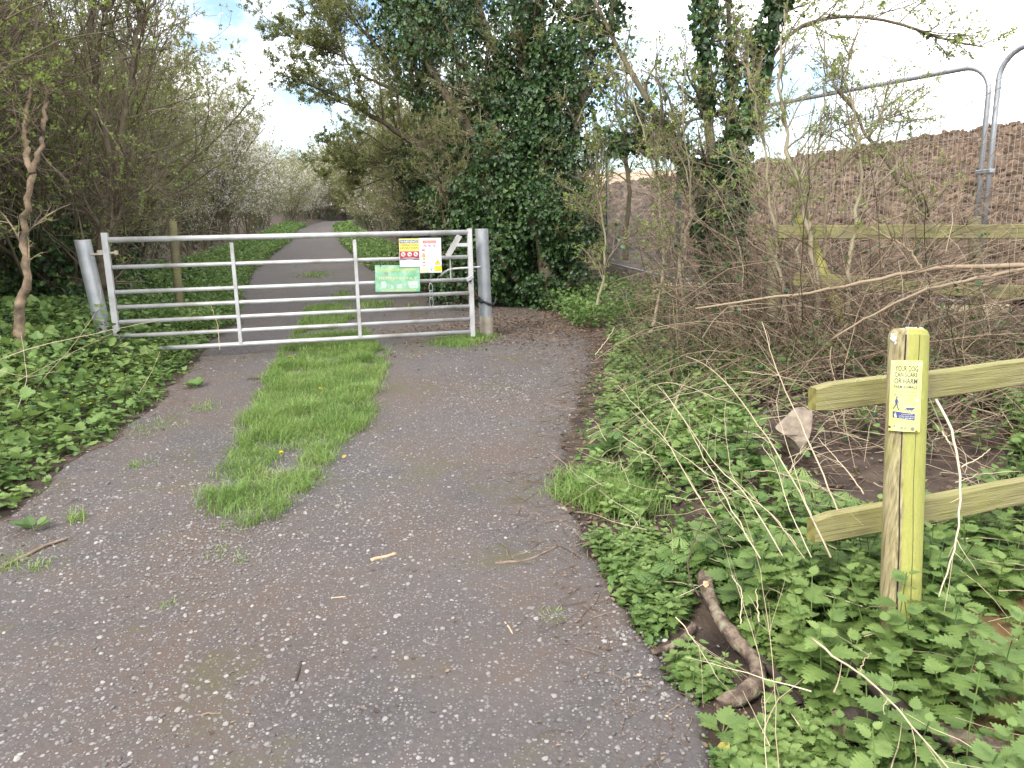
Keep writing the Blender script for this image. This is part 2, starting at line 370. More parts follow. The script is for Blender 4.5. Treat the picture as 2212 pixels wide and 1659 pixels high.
a = Acc(); a.add(np.stack([XX, Y2, ZZ], -1).reshape(-1, 3), np.stack([i+j, i+j+1, i+len(s)+j+1, i+len(s)+j], -1).reshape(-1, 4)); structure('path', a, M_road)

# ploughed field beyond the site fence, then the sunlit hill behind
M_field = mat('ploughed_soil', [(.040, .025, .015), (.115, .075, .048), (.23, .16, .11)], .95, attr=False, nscale=6, bump=1, bscale=25, detail=9)
def fz(X, Y):
    c = crest(X, Y); n = fbm(X*3.2, Y*3.2, 0, 41, 4)-.5; n2 = np.abs(fbm(X*6, Y*6, 0, 45, 3)-.5)
    return c+.30*n+.26*n2+.05*np.sin((X*.45-Y)*9.5)-.05
xf = np.concatenate([np.arange(1.0, 24, .085), np.arange(24, 60, .4)]); yf = np.concatenate([np.arange(4.5, 34, .085), np.arange(34, 60, .8)])
v, f = grid(xf, yf, fz); c = v[f].mean(1); k = (c[:, 0]-xH(c[:, 1])) > .75; f = f[k]
used, inv = np.unique(f, return_inverse=True); v = v[used]; f = inv.reshape(f.shape)
a = Acc(); a.add(v, f); structure('ploughed_field', a, M_field, False)
def stone_tpl(seed, fl=.6):
    r = np.random.RandomState(seed); t = (1+5**.5)/2
    v = np.array([(-1, t, 0), (1, t, 0), (-1, -t, 0), (1, -t, 0), (0, -1, t), (0, 1, t), (0, -1, -t), (0, 1, -t), (t, 0, -1), (t, 0, 1), (-t, 0, -1), (-t, 0, 1)], float)
    v = nrm(v)*(.75+.5*r.rand(12, 1))*.5; v[:, 2] *= fl
    f = np.array([(0, 11, 5), (0, 5, 1), (0, 1, 7), (0, 7, 10), (0, 10, 11), (1, 5, 9), (5, 11, 4), (11, 10, 2), (10, 7, 6), (7, 1, 8), (3, 9, 4), (3, 4, 2), (3, 2, 6), (3, 6, 8), (3, 8, 9), (4, 9, 5), (2, 4, 11), (6, 2, 10), (8, 6, 7), (9, 8, 1)])
    return v, f
STN = [stone_tpl(q) for q in range(5)]
a = Acc()
for q in range(5):
    n = 3600; Y = 6+26*R.rand(n)**1.1; X = xH(Y)+1.0+R.rand(n)*22; z = fz(X, Y)
    inst(a, STN[q], np.stack([X, Y, z+.02], 1), rdir(n), rdir(n), (.05+.24*R.rand(n)**3)*1.1)
stuff('soil_clods', a, M_field, 'crumbly brown clods lying over the ploughed slope behind the site fence', 'soil clods')
M_far = mat('sunlit_dry_far_field', [(.42, .29, .19), (.56, .41, .28)], .95, attr=False, nscale=.3)  # sandy field tone, lightened so the hill's sunlight is painted into the colour
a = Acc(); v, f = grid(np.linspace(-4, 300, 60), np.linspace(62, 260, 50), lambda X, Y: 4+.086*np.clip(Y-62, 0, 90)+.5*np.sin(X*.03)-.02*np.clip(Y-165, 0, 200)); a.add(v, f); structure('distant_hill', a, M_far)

# ---------------------------------------------------------------- made things
def box(acc, c, sz, Rm=None, bev=0.0, rnd=0):
    c = np.asarray(c, float); h = np.asarray(sz, float)/2
    if bev <= 0:
        v = np.array([(x, y, z) for x in (-1, 1) for y in (-1, 1) for z in (-1, 1)])*h
        f = np.array([(0, 1, 3, 2), (4, 6, 7, 5), (0, 4, 5, 1), (2, 3, 7, 6), (0, 2, 6, 4), (1, 5, 7, 3)])
        if Rm is not None: v = v@np.asarray(Rm).T
        acc.add(v+c, f, rnd); return
    bm_v = []; bm_f = []
    y0, z0 = h[1], h[2]; prof = [(-y0+bev, -z0), (y0-bev, -z0), (y0, -z0+bev), (y0, z0-bev), (y0-bev, z0), (-y0+bev, z0), (-y0, z0-bev), (-y0, -z0+bev)]
    rings = [(-h[0], .0), (-h[0]+bev, 1.), (h[0]-bev, 1.), (h[0], .0)]
    for x, e in rings:
        sc = 1 if e else 1-bev/min(y0, z0)
        bm_v += [(x, p[0]*sc, p[1]*sc) for p in prof]
    f = []
    for r_ in range(3):
        for q in range(8): f.append((r_*8+q, r_*8+(q+1) % 8, (r_+1)*8+(q+1) % 8, (r_+1)*8+q))
    v = np.array(bm_v)
    if Rm is not None: v = v@np.asarray(Rm).T
    acc.add(v+c, np.array(f), rnd); b = acc.n-32
    acc.f.append(np.array([list(range(b, b+8))[::-1]])); acc.f.append(np.array([list(range(b+24, b+32))]))
def cyl(acc, p0, p1, r, k=16, rnd=0): tube(acc, np.array([p0, p1], float), np.array([r, r]), k, cap=True, rnd=rnd)

M_galv = mat('galvanised_steel', [(.32, .34, .36), (.43, .45, .48), (.53, .54, .55)], .45, attr=False, nscale=7, metal=.5, spec=.5, bump=.05, bscale=90)
M_rail = mat('weathered_galvanised_rail', [(.36, .345, .31), (.53, .53, .54), (.60, .60, .60)], .5, attr=False, nscale=5, metal=.35, bump=.15, bscale=80)
M_dirty = mat('mud_stained_steel', [(.36, .29, .22), (.46, .40, .34), (.5, .48, .45)], .6, attr=False, nscale=8, metal=.1)
M_black = mat('black_rubber', [(.015, .015, .02), (.04, .04, .05)], .6, attr=False)
M_rust = mat('rusty_chain', [(.10, .045, .025), (.22, .12, .08), (.35, .30, .27)], .7, attr=False, nscale=40, metal=.3)
M_steel = mat('bright_padlock_steel', [(.5, .5, .52), (.65, .65, .68)], .3, attr=False, metal=.8)

# gate: fitted frame, 3.58 m between stile centres
YAW = rad(14.15); GX = np.array([math.cos(YAW), math.sin(YAW), 0]); GN = np.array([math.sin(YAW), -math.cos(YAW), 0])
GT = np.array([-3.897, 7.475, CAMZ-.02])       # top of the hinge stile, rail axis
def gp(s, h, n=0): return GT+GX*s+np.array([0, 0, -h])+GN*n
GB = gp(1.8, 1.2); GB[2] = ground(GB[0], GB[1])
gate = thing('metal_gate', GB, 'galvanised seven-bar metal field gate closed across the tarmac track', 'gate')
HS = [0, .261, .503, .651, .796, .937, 1.08]
for q, h in enumerate(HS):
    a = Acc(); r = .030 if q == 0 else (.0225 if q < 6 else .026)
    cyl(a, gp(.02, h), gp(3.56, h), r*.93, 18)
    part('rail', a, M_rail, gate, True)
a = Acc(); box(a, gp(0, .53), (.055, .055, 1.20), Matrix.Rotation(YAW, 3, 'Z'), 0); part('stile', a, M_rail, gate)
a = Acc(); box(a, gp(3.58, .545), (.05, .05, 1.17), Matrix.Rotation(YAW, 3, 'Z'), 0); part('stile', a, M_rail, gate)
for s_ in (1.149, 2.358):
    a = Acc(); box(a, gp(s_, .56, .0), (.034, .052, 1.02), Matrix.Rotation(YAW, 3, 'Z'), 0); part('upright_brace', a, M_rail, gate)
a = Acc()                                     # flat A-shaped latch bracket
q0, q1 = gp(3.47, .03, .012), gp(3.33, .25, .012)
for (A_, B_, wd) in ((q0, q1, .03), (gp(3.42, .13, .013), gp(3.56, .13, .013), .018)):
    dv = nrm(B_-A_); sdv = nrm(np.cross(dv, GN))*wd
    for t_ in (0, .006):
        pass
    o_ = GN*.004
    v = np.array([A_-sdv-o_, A_+sdv-o_, B_+sdv-o_, B_-sdv-o_, A_-sdv+o_, A_+sdv+o_, B_+sdv+o_, B_-sdv+o_])
    a.add(v, np.array([(0, 1, 2, 3), (7, 6, 5, 4), (0, 4, 5, 1), (1, 5, 6, 2), (2, 6, 7, 3), (3, 7, 4, 0)]))
part('latch_bracket', a, M_rail, gate)
a = Acc(); cyl(a, gp(3.36, .27), gp(3.36, .50), .006, 8); part('latch_rod', a, M_rail, gate)
a = Acc(); tube(a, resample([gp(3.25, .46, -.03), gp(3.30, .41, -.03), gp(3.36, .385, -.03), gp(3.55, .38, -.03), gp(3.70, .375, -.03)], 14), np.full(14, .012), 8, True); part('latch_bolt', a, M_rail, gate, True)
a = Acc(); cyl(a, gp(-.14, .135), gp(.10, .12), .012, 10); box(a, gp(.085, .12), (.03, .04, .04), Matrix.Rotation(YAW, 3, 'Z')); box(a, gp(-.055, .115), (.05, .045, .045), Matrix.Rotation(YAW, 3, 'Z')); part('hinge', a, M_dirty, gate)
# gate posts
def gpost(ut, vt, ub, vb, d, diam, label, buried=True, lower=False):
    T_ = P(ut, vt, d); B_ = P(ub, vb, d-.03); B_ = np.array([B_[0], T_[1]+.0, 0]); B_[2] = ground(B_[0], B_[1])-.05
    o = thing('gate_post', (B_[0], B_[1], ground(B_[0], B_[1])), label, 'post', 'steel gate posts')
    a = Acc(); n = 22; pts = B_+(T_-B_)*np.linspace(0, 1, n)[:, None]
    k = int(n*.27) if lower else 0
    tube(a, pts[k:], np.full(n-k, diam/2), 28); part('pole', a, M_galv, o, True)
    if lower:
        a = Acc(); tube(a, pts[:k+1], np.full(k+1, diam/2), 28); part('muddy_foot', a, M_dirty, o, True)
    a = Acc(); cyl(a, T_-[0, 0, .004], T_+[0, 0, .004], diam/2+.002, 28); part('cap', a, M_rail, o)
    return T_, B_
gpost(178, 519, 206, 730, 7.42, .148, 'round steel gate post rising from nettles at the hinge end of the gate')
TR, BR = gpost(1040.5, 495, 1050, 737, 8.42, .145, 'round steel gate post with a black tie, at the latch end of the gate', lower=True)
# chain and padlock between the closing stile and the post
c0 = gp(3.56, .52, .04); c1 = TR+(BR-TR)*.60+np.array([-.06, -.06, 0])
ch = thing('chain', c0, 'rusty chain with a padlock running from gate stile down to steel post', 'chain')
pts = resample([c0+[0, 0, .02], c0+(c1-c0)*.3+[0, 0, -.02], c0+(c1-c0)*.7+[0, 0, -.03], c1], 13)
a = Acc()
for q in range(12):
    for w_ in (0, 1):
        dv = pts[q+1]-pts[q]; m_ = (pts[q]+pts[q+1])/2; e1 = nrm(dv)*.022; e2 = nrm(np.cross(dv, (GN if (q+w_) % 2 else GX)))*.011; th = np.linspace(0, 2*np.pi, 11)
        m2 = m_+(dv*.5 if w_ else 0)
        tube(a, m2+np.cos(th)[:, None]*e1+np.sin(th)[:, None]*e2, np.full(11, .0048), 6)
part('links', a, M_rust, ch, True)
a = Acc(); box(a, c0+[0, -.02, .03], (.085, .03, .045), Matrix.Rotation(YAW, 3, 'Z')@Matrix.Rotation(-.5, 3, 'Y'), .006); part('padlock', a, M_steel, ch)
a = Acc(); th = np.linspace(0, 2*np.pi, 30); ctr = TR+(BR-TR)*.635
ring = np.stack([ctr[0]+.083*np.cos(th), ctr[1]+.083*np.sin(th), ctr[2]-.035*np.cos(th)], 1)
tube(a, ring, np.full(30, .014), 8); tube(a, resample([ctr+[.08, -.03, -.04], ctr+[.11, -.04, -.02], ctr+[.125, -.03, .03]], 6), np.full(6, .011), 6, True); tube(a, resample([c1, ctr+[-.07, -.07, .02], ctr+[-.03, -.09, .0]], 6), np.full(6, .016), 6, True)
solo('rubber_tie', a, M_black, ctr, 'black rubber strap looped round the latch-end gate post', 'strap', smooth=True)

# ---- flat coloured materials for printed things
_pm = {}
def pm(col, rough=.5):
    k = (tuple(col), rough)
    if k not in _pm: _pm[k] = mat('print_%d' % len(_pm), [tuple(max(0, c*.93) for c in col), tuple(col)], rough, attr=False, nscale=18)
    return _pm[k]
class Sheet:            # local frame: x right, y up, origin at top-left; z toward the viewer
    def __init__(s, root, wrap=None): s.root = root; s.wrap = wrap; s.lv = 0
    def poly(s, name, pts, col, z=.001, rough=.5):
        pts = list(pts)
        me = bpy.data.meshes.new(name); V = [(x, y, z) for x, y in pts]
        me.from_pydata(V, [], [list(range(len(V)))]); s.fin(me, name, pm(col, rough), None)
    def multi(s, name, polys, col, z=.001, join=False):
        if not join and len(polys) > 1:
            for p in polys: s.multi(name, [p], col, z, True)
            return
        me = bpy.data.meshes.new(name); V = []; F = []
        for p in polys: F.append(list(range(len(V), len(V)+len(p)))); V += [(x, y, z) for x, y in p]
        me.from_pydata(V, [], F); s.fin(me, name, pm(col), None)
    def rect(s, x0, y0, x1, y1): return [(x0, y1), (x1, y1), (x1, y0), (x0, y0)]
    def fin(s, me, name, m, _):
        if s.wrap:
            import bmesh
            bm = bmesh.new(); bm.from_mesh(me)
            for k in range(1, 10):
                xx = s.wrap[0]+(s.wrap[1]-s.wrap[0])*k/10
                bmesh.ops.bisect_plane(bm, geom=bm.verts[:]+bm.edges[:]+bm.faces[:], plane_co=(xx, 0, 0), plane_no=(1, 0, 0))
            for v_ in bm.verts: v_.co = s.wrap[2](v_.co)
            bm.to_mesh(me); bm.free()
        me.materials.append(m); o = bpy.data.objects.new(name, me); COL.objects.link(o); o.parent = s.root; return o
    def ring(s, name, cx, cy, r, wd, col, z):
        n = 24; O = [(cx+r*math.cos(t*2*math.pi/n), cy+r*math.sin(t*2*math.pi/n)) for t in range(n)]; I = [(cx+(r-wd)*math.cos(t*2*math.pi/n), cy+(r-wd)*math.sin(t*2*math.pi/n)) for t in range(n)]
        me = bpy.data.meshes.new(name); me.from_pydata([(x, y, z) for x, y in O+I], [], [(i, (i+1) % n, n+(i+1) % n, n+i) for i in range(n)]); s.fin(me, name, pm(col), None)
    def disc(s, cx, cy, r, n=20): return [(cx+r*math.cos(t*2*math.pi/n), cy+r*math.sin(t*2*math.pi/n)) for t in range(n)]
    def text(s, name, lines, col, z=.002):
        # lines: (string, x0, x1, y_base, cap_height)
        V = []; F = []
        for tx, x0, x1, yb, hh in lines:
            cu = bpy.data.curves.new('t', 'FONT'); cu.body = tx; cu.resolution_u = 2; cu.offset = .012
            ob = bpy.data.objects.new('t', cu); COL.objects.link(ob); dg = bpy.context.evaluated_depsgraph_get(); dg.update()
            me = bpy.data.meshes.new_from_object(ob.evaluated_get(dg)); bpy.data.objects.remove(ob)
            if len(me.vertices) == 0: continue
            c = np.array([v_.co[:] for v_ in me.vertices]); b = len(V)
            sx = (x1-x0)/(c[:, 0].max()-c[:, 0].min()); sy = hh/.72
            V += [(x0+(x_-c[:, 0].min())*sx, yb+y_*sy, z) for x_, y_, _z in c]; F += [[b+i for i in p.vertices] for p in me.polygons]
            bpy.data.meshes.remove(me)
        me = bpy.data.meshes.new(name); me.from_pydata(V, [], F); s.fin(me, name, pm(col), None)
def board(name, tl, tr_, bl, th, label, cat, col):
    """flat sign hung on the gate: corners in metres (top-left, top-right, bottom-left)"""
    x = tr_-tl; y = tl-bl; wdt = np.linalg.norm(x); hgt = np.linalg.norm(y); x = x/wdt; y = nrm(y-x*(x@y)); z = np.cross(x, y)
    o = bpy.data.objects.new(name, None); COL.objects.link(o)
    o.matrix_world = Matrix(((x[0], y[0], z[0], tl[0]), (x[1], y[1], z[1], tl[1]), (x[2], y[2], z[2], tl[2]), (0, 0, 0, 1)))
    tag(o, label, cat); S = Sheet(o); a = Acc(); box(a, (wdt/2, -hgt/2, -th/2), (wdt, hgt, th), None); link('panel', a.mesh('panel'), col if not isinstance(col, tuple) else pm(col), o)
    return S, wdt, hgt
def onplane(u, v, n):                 # survey point on the gate's plane, n metres in front of it
    d = FW+RT*(u-1106)/FPX+UP*(829.5-v)/FPX; q = gp(0, 0, n); return CAM+d*((q-CAM)@GN)/(d@GN)
def z5(x, y): return (1350+x*.33906)/1.8228, (850+y*.33906)/1.8228
def zz(x, y): return (1550+x*.14468)/1.8228, (920+y*.14468)/1.8228
# yellow warning sign
S, W_, H_ = board('warning_sign', onplane(*z5(650, 265), .045), onplane(*z5(885, 262), .045), onplane(*z5(655, 594), .045), .004,
    'yellow, red and white warning sign reading OPERATION LEVIATHAN cable-tied to the gate', 'sign', (.78, .78, .80))
fx = lambda x: (x-140)/(680-140)*W_*1.0
fy = lambda y: -(y-135)/(905-135)*H_
S.multi('yellow_field', [S.rect(fx(142), fy(470), fx(678), fy(138))], (.80, .74, .16), .0012)
S.multi('caption_bar', [S.rect(fx(155), fy(262), fx(655), fy(172))], (.10, .12, .20), .002)
S.text('heading', [('WARNING!', fx(168), fx(640), fy(248), fy(182)-fy(248))], (.8, .82, .86), .003)
S.text('wording', [('OPERATION', fx(168), fx(640), fy(338), fy(285)-fy(338)), ('LEVIATHAN', fx(165), fx(655), fy(415), fy(362)-fy(415))], (.17, .15, .06), .0024)
S.multi('rule_line', [S.rect(fx(160), fy(446), fx(645), fy(438))], (.5, .42, .12), .002)
S.multi('red_band', [S.rect(fx(150), fy(650), fx(670), fy(480))], (.42, .05, .06), .0012)
S.multi('dark_band', [S.rect(fx(150), fy(722), fx(670), fy(650))], (.10, .06, .10), .0012)
for cx in (240, 410, 578):
    S.multi('symbol_disc', [S.disc(fx(cx), fy(560), W_*.125)], (.8, .72, .72), .002)
    S.ring('prohibition_ring', fx(cx), fy(560), W_*.13, W_*.022, (.6, .06, .07), .0026)
S.multi('prohibition_pictogram', [[(fx(c-35), fy(y0)), (fx(c+38), fy(y1)), (fx(c+30), fy(y1+16)), (fx(c-40), fy(y0+16))] for c in (240, 410, 578) for y0, y1 in ((530, 590),)]+[S.rect(fx(225), fy(590), fx(245), fy(530)), S.rect(fx(385), fy(570), fx(440), fy(550)), S.rect(fx(545), fy(570), fx(590), fy(540))], (.16, .08, .08), .003)
S.multi('small_print', [S.rect(fx(240), fy(666), fx(560), fy(654)), S.rect(fx(160), fy(694), fx(665), fy(682)), S.rect(fx(320), fy(714), fx(500), fy(702))], (.7, .6, .66), .002)
S.multi('faint_logo', [S.rect(fx(185), fy(820), fx(230), fy(785)), [(fx(380), fy(820)), (fx(445), fy(820)), (fx(412), fy(780))], S.rect(fx(505), fy(825), fx(560), fy(790)), S.rect(fx(575), fy(825), fx(630), fy(800))], (.55, .56, .60), .002)
# white notice sheet
S, W_, H_ = board('notice_sheet', onplane(*z5(885, 258), .055), onplane(*z5(1138, 255), .055), onplane(*z5(876, 662), .055), .003,
    'white laminated notice with a red heading and a yellow triangle, overlapping the yellow sign', 'notice', (.80, .79, .86))
fx = lambda x: (x-680)/(1290-680)*W_
fy = lambda y: -(y-120)/(1075-120)*H_
S.multi('heading_bar', [S.rect(fx(775), fy(262), fx(1145), fy(188))], (.62, .14, .14), .0012)
S.text('heading', [('WARNING!', fx(800), fx(1120), fy(250), fy(205)-fy(250))], (.82, .62, .45), .002)
for cx in (840, 967, 1100):
    S.ring('prohibition_ring', fx(cx), fy(330), W_*.085, W_*.014, (.68, .2, .25), .002)
S.multi('prohibition_pictogram', [S.rect(fx(c-22), fy(345), fx(c+20), fy(318)) for c in (840, 967, 1100)]+[[(fx(c-36), fy(300)), (fx(c+36), fy(360)), (fx(c+30), fy(368)), (fx(c-42), fy(308))] for c in (840, 967, 1100)], (.30, .18, .2), .0022)
S.multi('text_line', [S.rect(fx(860), fy(y+9), fx(x1), fy(y)) for y, x1 in ((418, 1200), (440, 1180), (500, 1190), (520, 1130), (590, 1190), (610, 1150), (670, 1200), (690, 1100), (750, 1040), (768, 1000))], (.52, .53, .60), .0012)
S.multi('red_flag_mark', [S.rect(fx(745), fy(475), fx(830), fy(425)), S.rect(fx(748), fy(562), fx(828), fy(540)), S.rect(fx(755), fy(812), fx(840), fy(775)), S.rect(fx(765), fy(885), fx(840), fy(862))], (.65, .16, .2), .0012)
S.multi('orange_flag_mark', [S.rect(fx(752), fy(650), fx(835), fy(570)), S.rect(fx(758), fy(720), fx(835), fy(665))], (.80, .42, .10), .0012)
S.multi('dark_flag_stripe', [S.rect(fx(758), fy(635), fx(775), fy(590)), S.rect(fx(812), fy(635), fx(830), fy(590))], (.14, .3, .12), .002)
S.multi('stained_corner', [S.rect(fx(690), fy(1068), fx(920), fy(930))], (.68, .62, .46), .001)
S.ring('blue_emblem', fx(998), fy(955), W_*.065, W_*.02, (.12, .28, .38), .002)
S.multi('blue_emblem_stem', [S.rect(fx(990), fy(1045), fx(1002), fy(955))], (.10, .2, .3), .0022)
S.multi('triangle_border', [[(fx(1092), fy(850)), (fx(1265), fy(850)), (fx(1172), fy(695))]], (.12, .12, .08), .0012)
S.multi('triangle', [[(fx(1112), fy(838)), (fx(1246), fy(838)), (fx(1173), fy(716))]], (.82, .72, .05), .002)
S.multi('triangle_symbol', [[(fx(1150), fy(815)), (fx(1160), fy(800)), (fx(1195), fy(755)), (fx(1200), fy(765)), (fx(1185), fy(800)), (fx(1165), fy(815))]], (.06, .06, .04), .003)
S.multi('yellow_box', [S.rect(fx(1085), fy(1040), fx(1290), fy(885))], (.85, .70, .04), .0012)
S.multi('yellow_box_line', [S.rect(fx(1110), fy(y+9), fx(1275), fy(y)) for y in (905, 940, 970, 995, 1020)], (.45, .36, .05), .002)
# green club board
S, W_, H_ = board('club_board', onplane(*z5(372, 573), .035), onplane(*z5(893, 573), .035), onplane(*z5(388, 882), .035), .006,
    'faded green board with yellow lettering MEMBERS ONLY hung low on the gate', 'sign', mat('faded_green_board', [(.10, .36, .20), (.20, .46, .28), (.30, .52, .38), (.42, .60, .46)], .5, attr=False, nscale=9, detail=8))
fx = lambda x: (x-225)/(1810-225)*W_
fy = lambda y: -(y-120)/(1050-120)*H_
S.text('club_name', [('SWINDON ISIS AC', fx(340), fx(1735), fy(325), fy(238)-fy(325))], (.62, .62, .10), .0015)
S.text('members_line', [('MEMBERS ONLY', fx(350), fx(1700), fy(620), fy(530)-fy(620))], (.68, .66, .35), .0015)
S.multi('worn_white_patch', [[(fx(400), fy(930)), (fx(430), fy(700)), (fx(560), fy(670)), (fx(620), fy(760)), (fx(600), fy(930))], [(fx(760), fy(940)), (fx(790), fy(800)), (fx(850), fy(820)), (fx(870), fy(940))], [(fx(980), fy(930)), (fx(1000), fy(800)), (fx(1150), fy(780)), (fx(1170), fy(930))], [(fx(1380), fy(690)), (fx(1740), fy(680)), (fx(1735), fy(930)), (fx(1440), fy(935)), (fx(1400), fy(860))]], (.55, .68, .60), .001)
S.text('worn_line', [('DAY TICKETS', fx(420), fx(1700), fy(905), fy(820)-fy(905))], (.40, .55, .44), .0018)
S.text('bottom_line', [('AVAILABLE FROM', fx(470), fx(1650), fy(1020), fy(955)-fy(1020))], (.60, .62, .20), .0015)
S.multi('stain', [[(fx(530), fy(370)), (fx(600), fy(350)), (fx(690), fy(380)), (fx(680), fy(480)), (fx(560), fy(470))]], (.26, .36, .26), .001)
# cable ties
for (u1, v1, ln_, lb) in ((*z5(710, 240), .08, 'black cable tie holding the yellow sign, left one'), (*z5(797, 240), .08, 'black cable tie holding the yellow sign, right one'), (*z5(998, 236), .10, 'black cable tie at the top of the white notice'), (*z5(430, 545), .10, 'black cable tie at the top left of the green board')):
    c = onplane(u1, v1, .0); a = Acc(); th = np.linspace(0, 2*np.pi, 15)
    tube(a, c+np.outer(np.cos(th)*.042, GN)+np.outer(np.sin(th), [0, 0, ln_*.5])+[0, 0, -.01], np.full(15, .0032), 5); solo('cable_tie', a, M_black, c, lb, 'cable tie', 'cable ties on the gate signs')
c = onplane(*z5(1015, 780), .0); a = Acc(); th = np.linspace(0, 2*np.pi, 15)
for k_ in range(3): tube(a, c+np.outer(np.cos(th)*.02, GX)+np.outer(np.sin(th), [0, 0, .05])+np.array([0, 0, -.05-.075*k_])+GN*(.03), np.full(15, .003), 5)
tube(a, np.array([c+[0, 0, .25]+GN*.035, c+[0, 0, -.01]+GN*.03]), np.array([.002, .002]), 4); solo('wire_loop', a, M_galv, c, 'dangling twisted wire loops on the rail below the white notice', 'wire')

# ---------------------------------------------------------------- wooden fences
def wood(name, c1, c2, c3, alg=.5, st=(1.6, 50, 50)):
    m = mat(name, [c1, c2, c3], .8, attr=False, nscale=2.2, bump=.5, bscale=6, stretch=st, detail=8); t = m.node_tree; l = t.links.new
    b = [n for n in t.nodes if n.type == 'BSDF_PRINCIPLED'][0]; cr_ = [n for n in t.nodes if n.type == 'VALTORGB'][0]; tcn = [n for n in t.nodes if n.type == 'TEX_COORD'][0]
    n = N(t, 'ShaderNodeTexNoise'); n.inputs['Scale'].default_value = 5; n.inputs['Detail'].default_value = 6; l(tcn.outputs['Object'], n.inputs['Vector'])
    at = N(t, 'ShaderNodeAttribute', attribute_name='rnd'); ad = N(t, 'ShaderNodeMath', operation='ADD'); l(n.outputs['Fac'], ad.inputs[0]); l(at.outputs['Fac'], ad.inputs[1])
    r_ = N(t, 'ShaderNodeMapRange'); r_.inputs[1].default_value = .42; r_.inputs[2].default_value = .72; r_.inputs[4].default_value = alg; l(ad.outputs[0], r_.inputs[0])
    mx_ = N(t, 'ShaderNodeMix', data_type='RGBA'); l(r_.outputs[0], mx_.inputs[0]); l(cr_.outputs[0], mx_.inputs[6]); mx_.inputs[7].default_value = (.35, .36, .085, 1); l(mx_.outputs[2], b.inputs['Base Color'])
    return m
M_wood = wood('algae_stained_board', (.12, .10, .055), (.24, .205, .11), (.33, .29, .17), .36)
M_post = wood('algae_stained_post', (.15, .125, .06), (.33, .28, .15), (.46, .40, .24), .85, (55, 55, 1.6))
M_oldwood = wood('old_mossy_board', (.07, .06, .035), (.15, .13, .08), (.24, .21, .13), .35)
M_endgrain = mat('end_grain', [(.10, .085, .03), (.22, .2, .06), (.30, .28, .09)], .85, attr=False, nscale=30)
def plank(root, name, A_, B_, ht, th, m, rounded=.0):
    """board from A_ to B_ (centres), ends rounded in elevation"""
    A_ = np.asarray(A_, float); B_ = np.asarray(B_, float); ax = nrm(B_-A_); Ln = np.linalg.norm(B_-A_)
    up = nrm(np.array([0, 0, 1.])-ax*ax[2]); sd_ = np.cross(up, ax)
    n = 24; xs_ = np.linspace(0, Ln, n); a = Acc(); V = []
    for x in xs_:
        k = 1.0
        if rounded and x < rounded: k = .80+.20*math.sin(x/rounded*math.pi/2)
        wob = .002*math.sin(x*9)
        h = ht/2*k; b = .006
        V += [(x, yy_*(th/2-(b if abs(zz_) > .99 else 0)), zz_*h+wob) for yy_, zz_ in ((-1, -.9), (-1, .9), (-1, 1), (1, 1), (1, .9), (1, -.9), (1, -1), (-1, -1))]
    V = np.array(V); F = [(r_*8+q, r_*8+(q+1) % 8, (r_+1)*8+(q+1) % 8, (r_+1)*8+q) for r_ in range(n-1) for q in range(8)]
    a.add(V, np.array(F), .06+.10*np.clip(V[:, 2]/ht+.5, 0, 1)); a.f.append(np.array([list(range(8))[::-1]])); a.f.append(np.array([list(range(8*(n-1), 8*n))]))
    me = a.mesh(name); me.materials.append(m); me.materials.append(M_endgrain); me.polygons[len(me.polygons)-2].material_index = 1
    o = bpy.data.objects.new(name, me); COL.objects.link(o); o.parent = root
    rl = Vector(root.location); o.matrix_local = Matrix(((ax[0], sd_[0], up[0], A_[0]-rl[0]), (ax[1], sd_[1], up[1], A_[1]-rl[1]), (ax[2], sd_[2], up[2], A_[2]-rl[2]), (0, 0, 0, 1)))
    return o
def z6(x, y): return 1700.7+.2976*x, 658+.2976*y
DP = 2.45
pt = P(1963, 712, DP); pb = P(1940, 1440, DP); axis = nrm(pt-pb)
fence = thing('post_and_rail_fence', (pb[0], pb[1], ground(pb[0], pb[1])), 'near wooden post and rail fence end, green with algae, carrying the yellow dog sign', 'fence')
a = Acc(); RP = .060; k = 30; prof = []
for q in range(k):                     # half-round post: rounded front with drying splits, flat back
    th = math.pi*2*q/k; x = math.cos(th)*RP; y = math.sin(th)*RP
    if y > .03: y = .03
    prof.append((x, y))
hl = np.linalg.norm(pt-pb)+.18; zs_ = [-.18, .2, .4, .6, .8, hl-.22, hl-.20, hl-.185, hl-.178]; ez = np.array([0, 0, 0, 0, 0, 0, 0, .006, .016])
_az = nrm(np.array([pb[1], -pb[0], 0])); exx = nrm(_az-axis*(_az@axis)); eyy = np.cross(axis, exx)
V = []
for z_, e_ in zip(zs_, ez):
    for (x, y) in prof:
        sc = 1-e_/RP; dd = 1.0
        gr = 0.0
        for gx, gw, gd in ((-.010, .004, .002), (.028, .0026, .001)):
            if y < 0 and abs(x-gx) < gw: gr = gd
        V.append(pb+exx*x*sc+eyy*(y*sc+gr)+axis*z_)
V = np.array(V); F = [(r_*k+q, r_*k+(q+1) % k, (r_+1)*k+(q+1) % k, (r_+1)*k+q) for r_ in range(len(zs_)-1) for q in range(k)]
side = np.tile(np.array([.34 if x > -.006 else -.12 for x, y in prof]), len(zs_)); a.add(V, np.array(F), side); a.f.append(np.array([list(range(len(V)-k, len(V)))]))
post = part('post', a, M_post, fence)
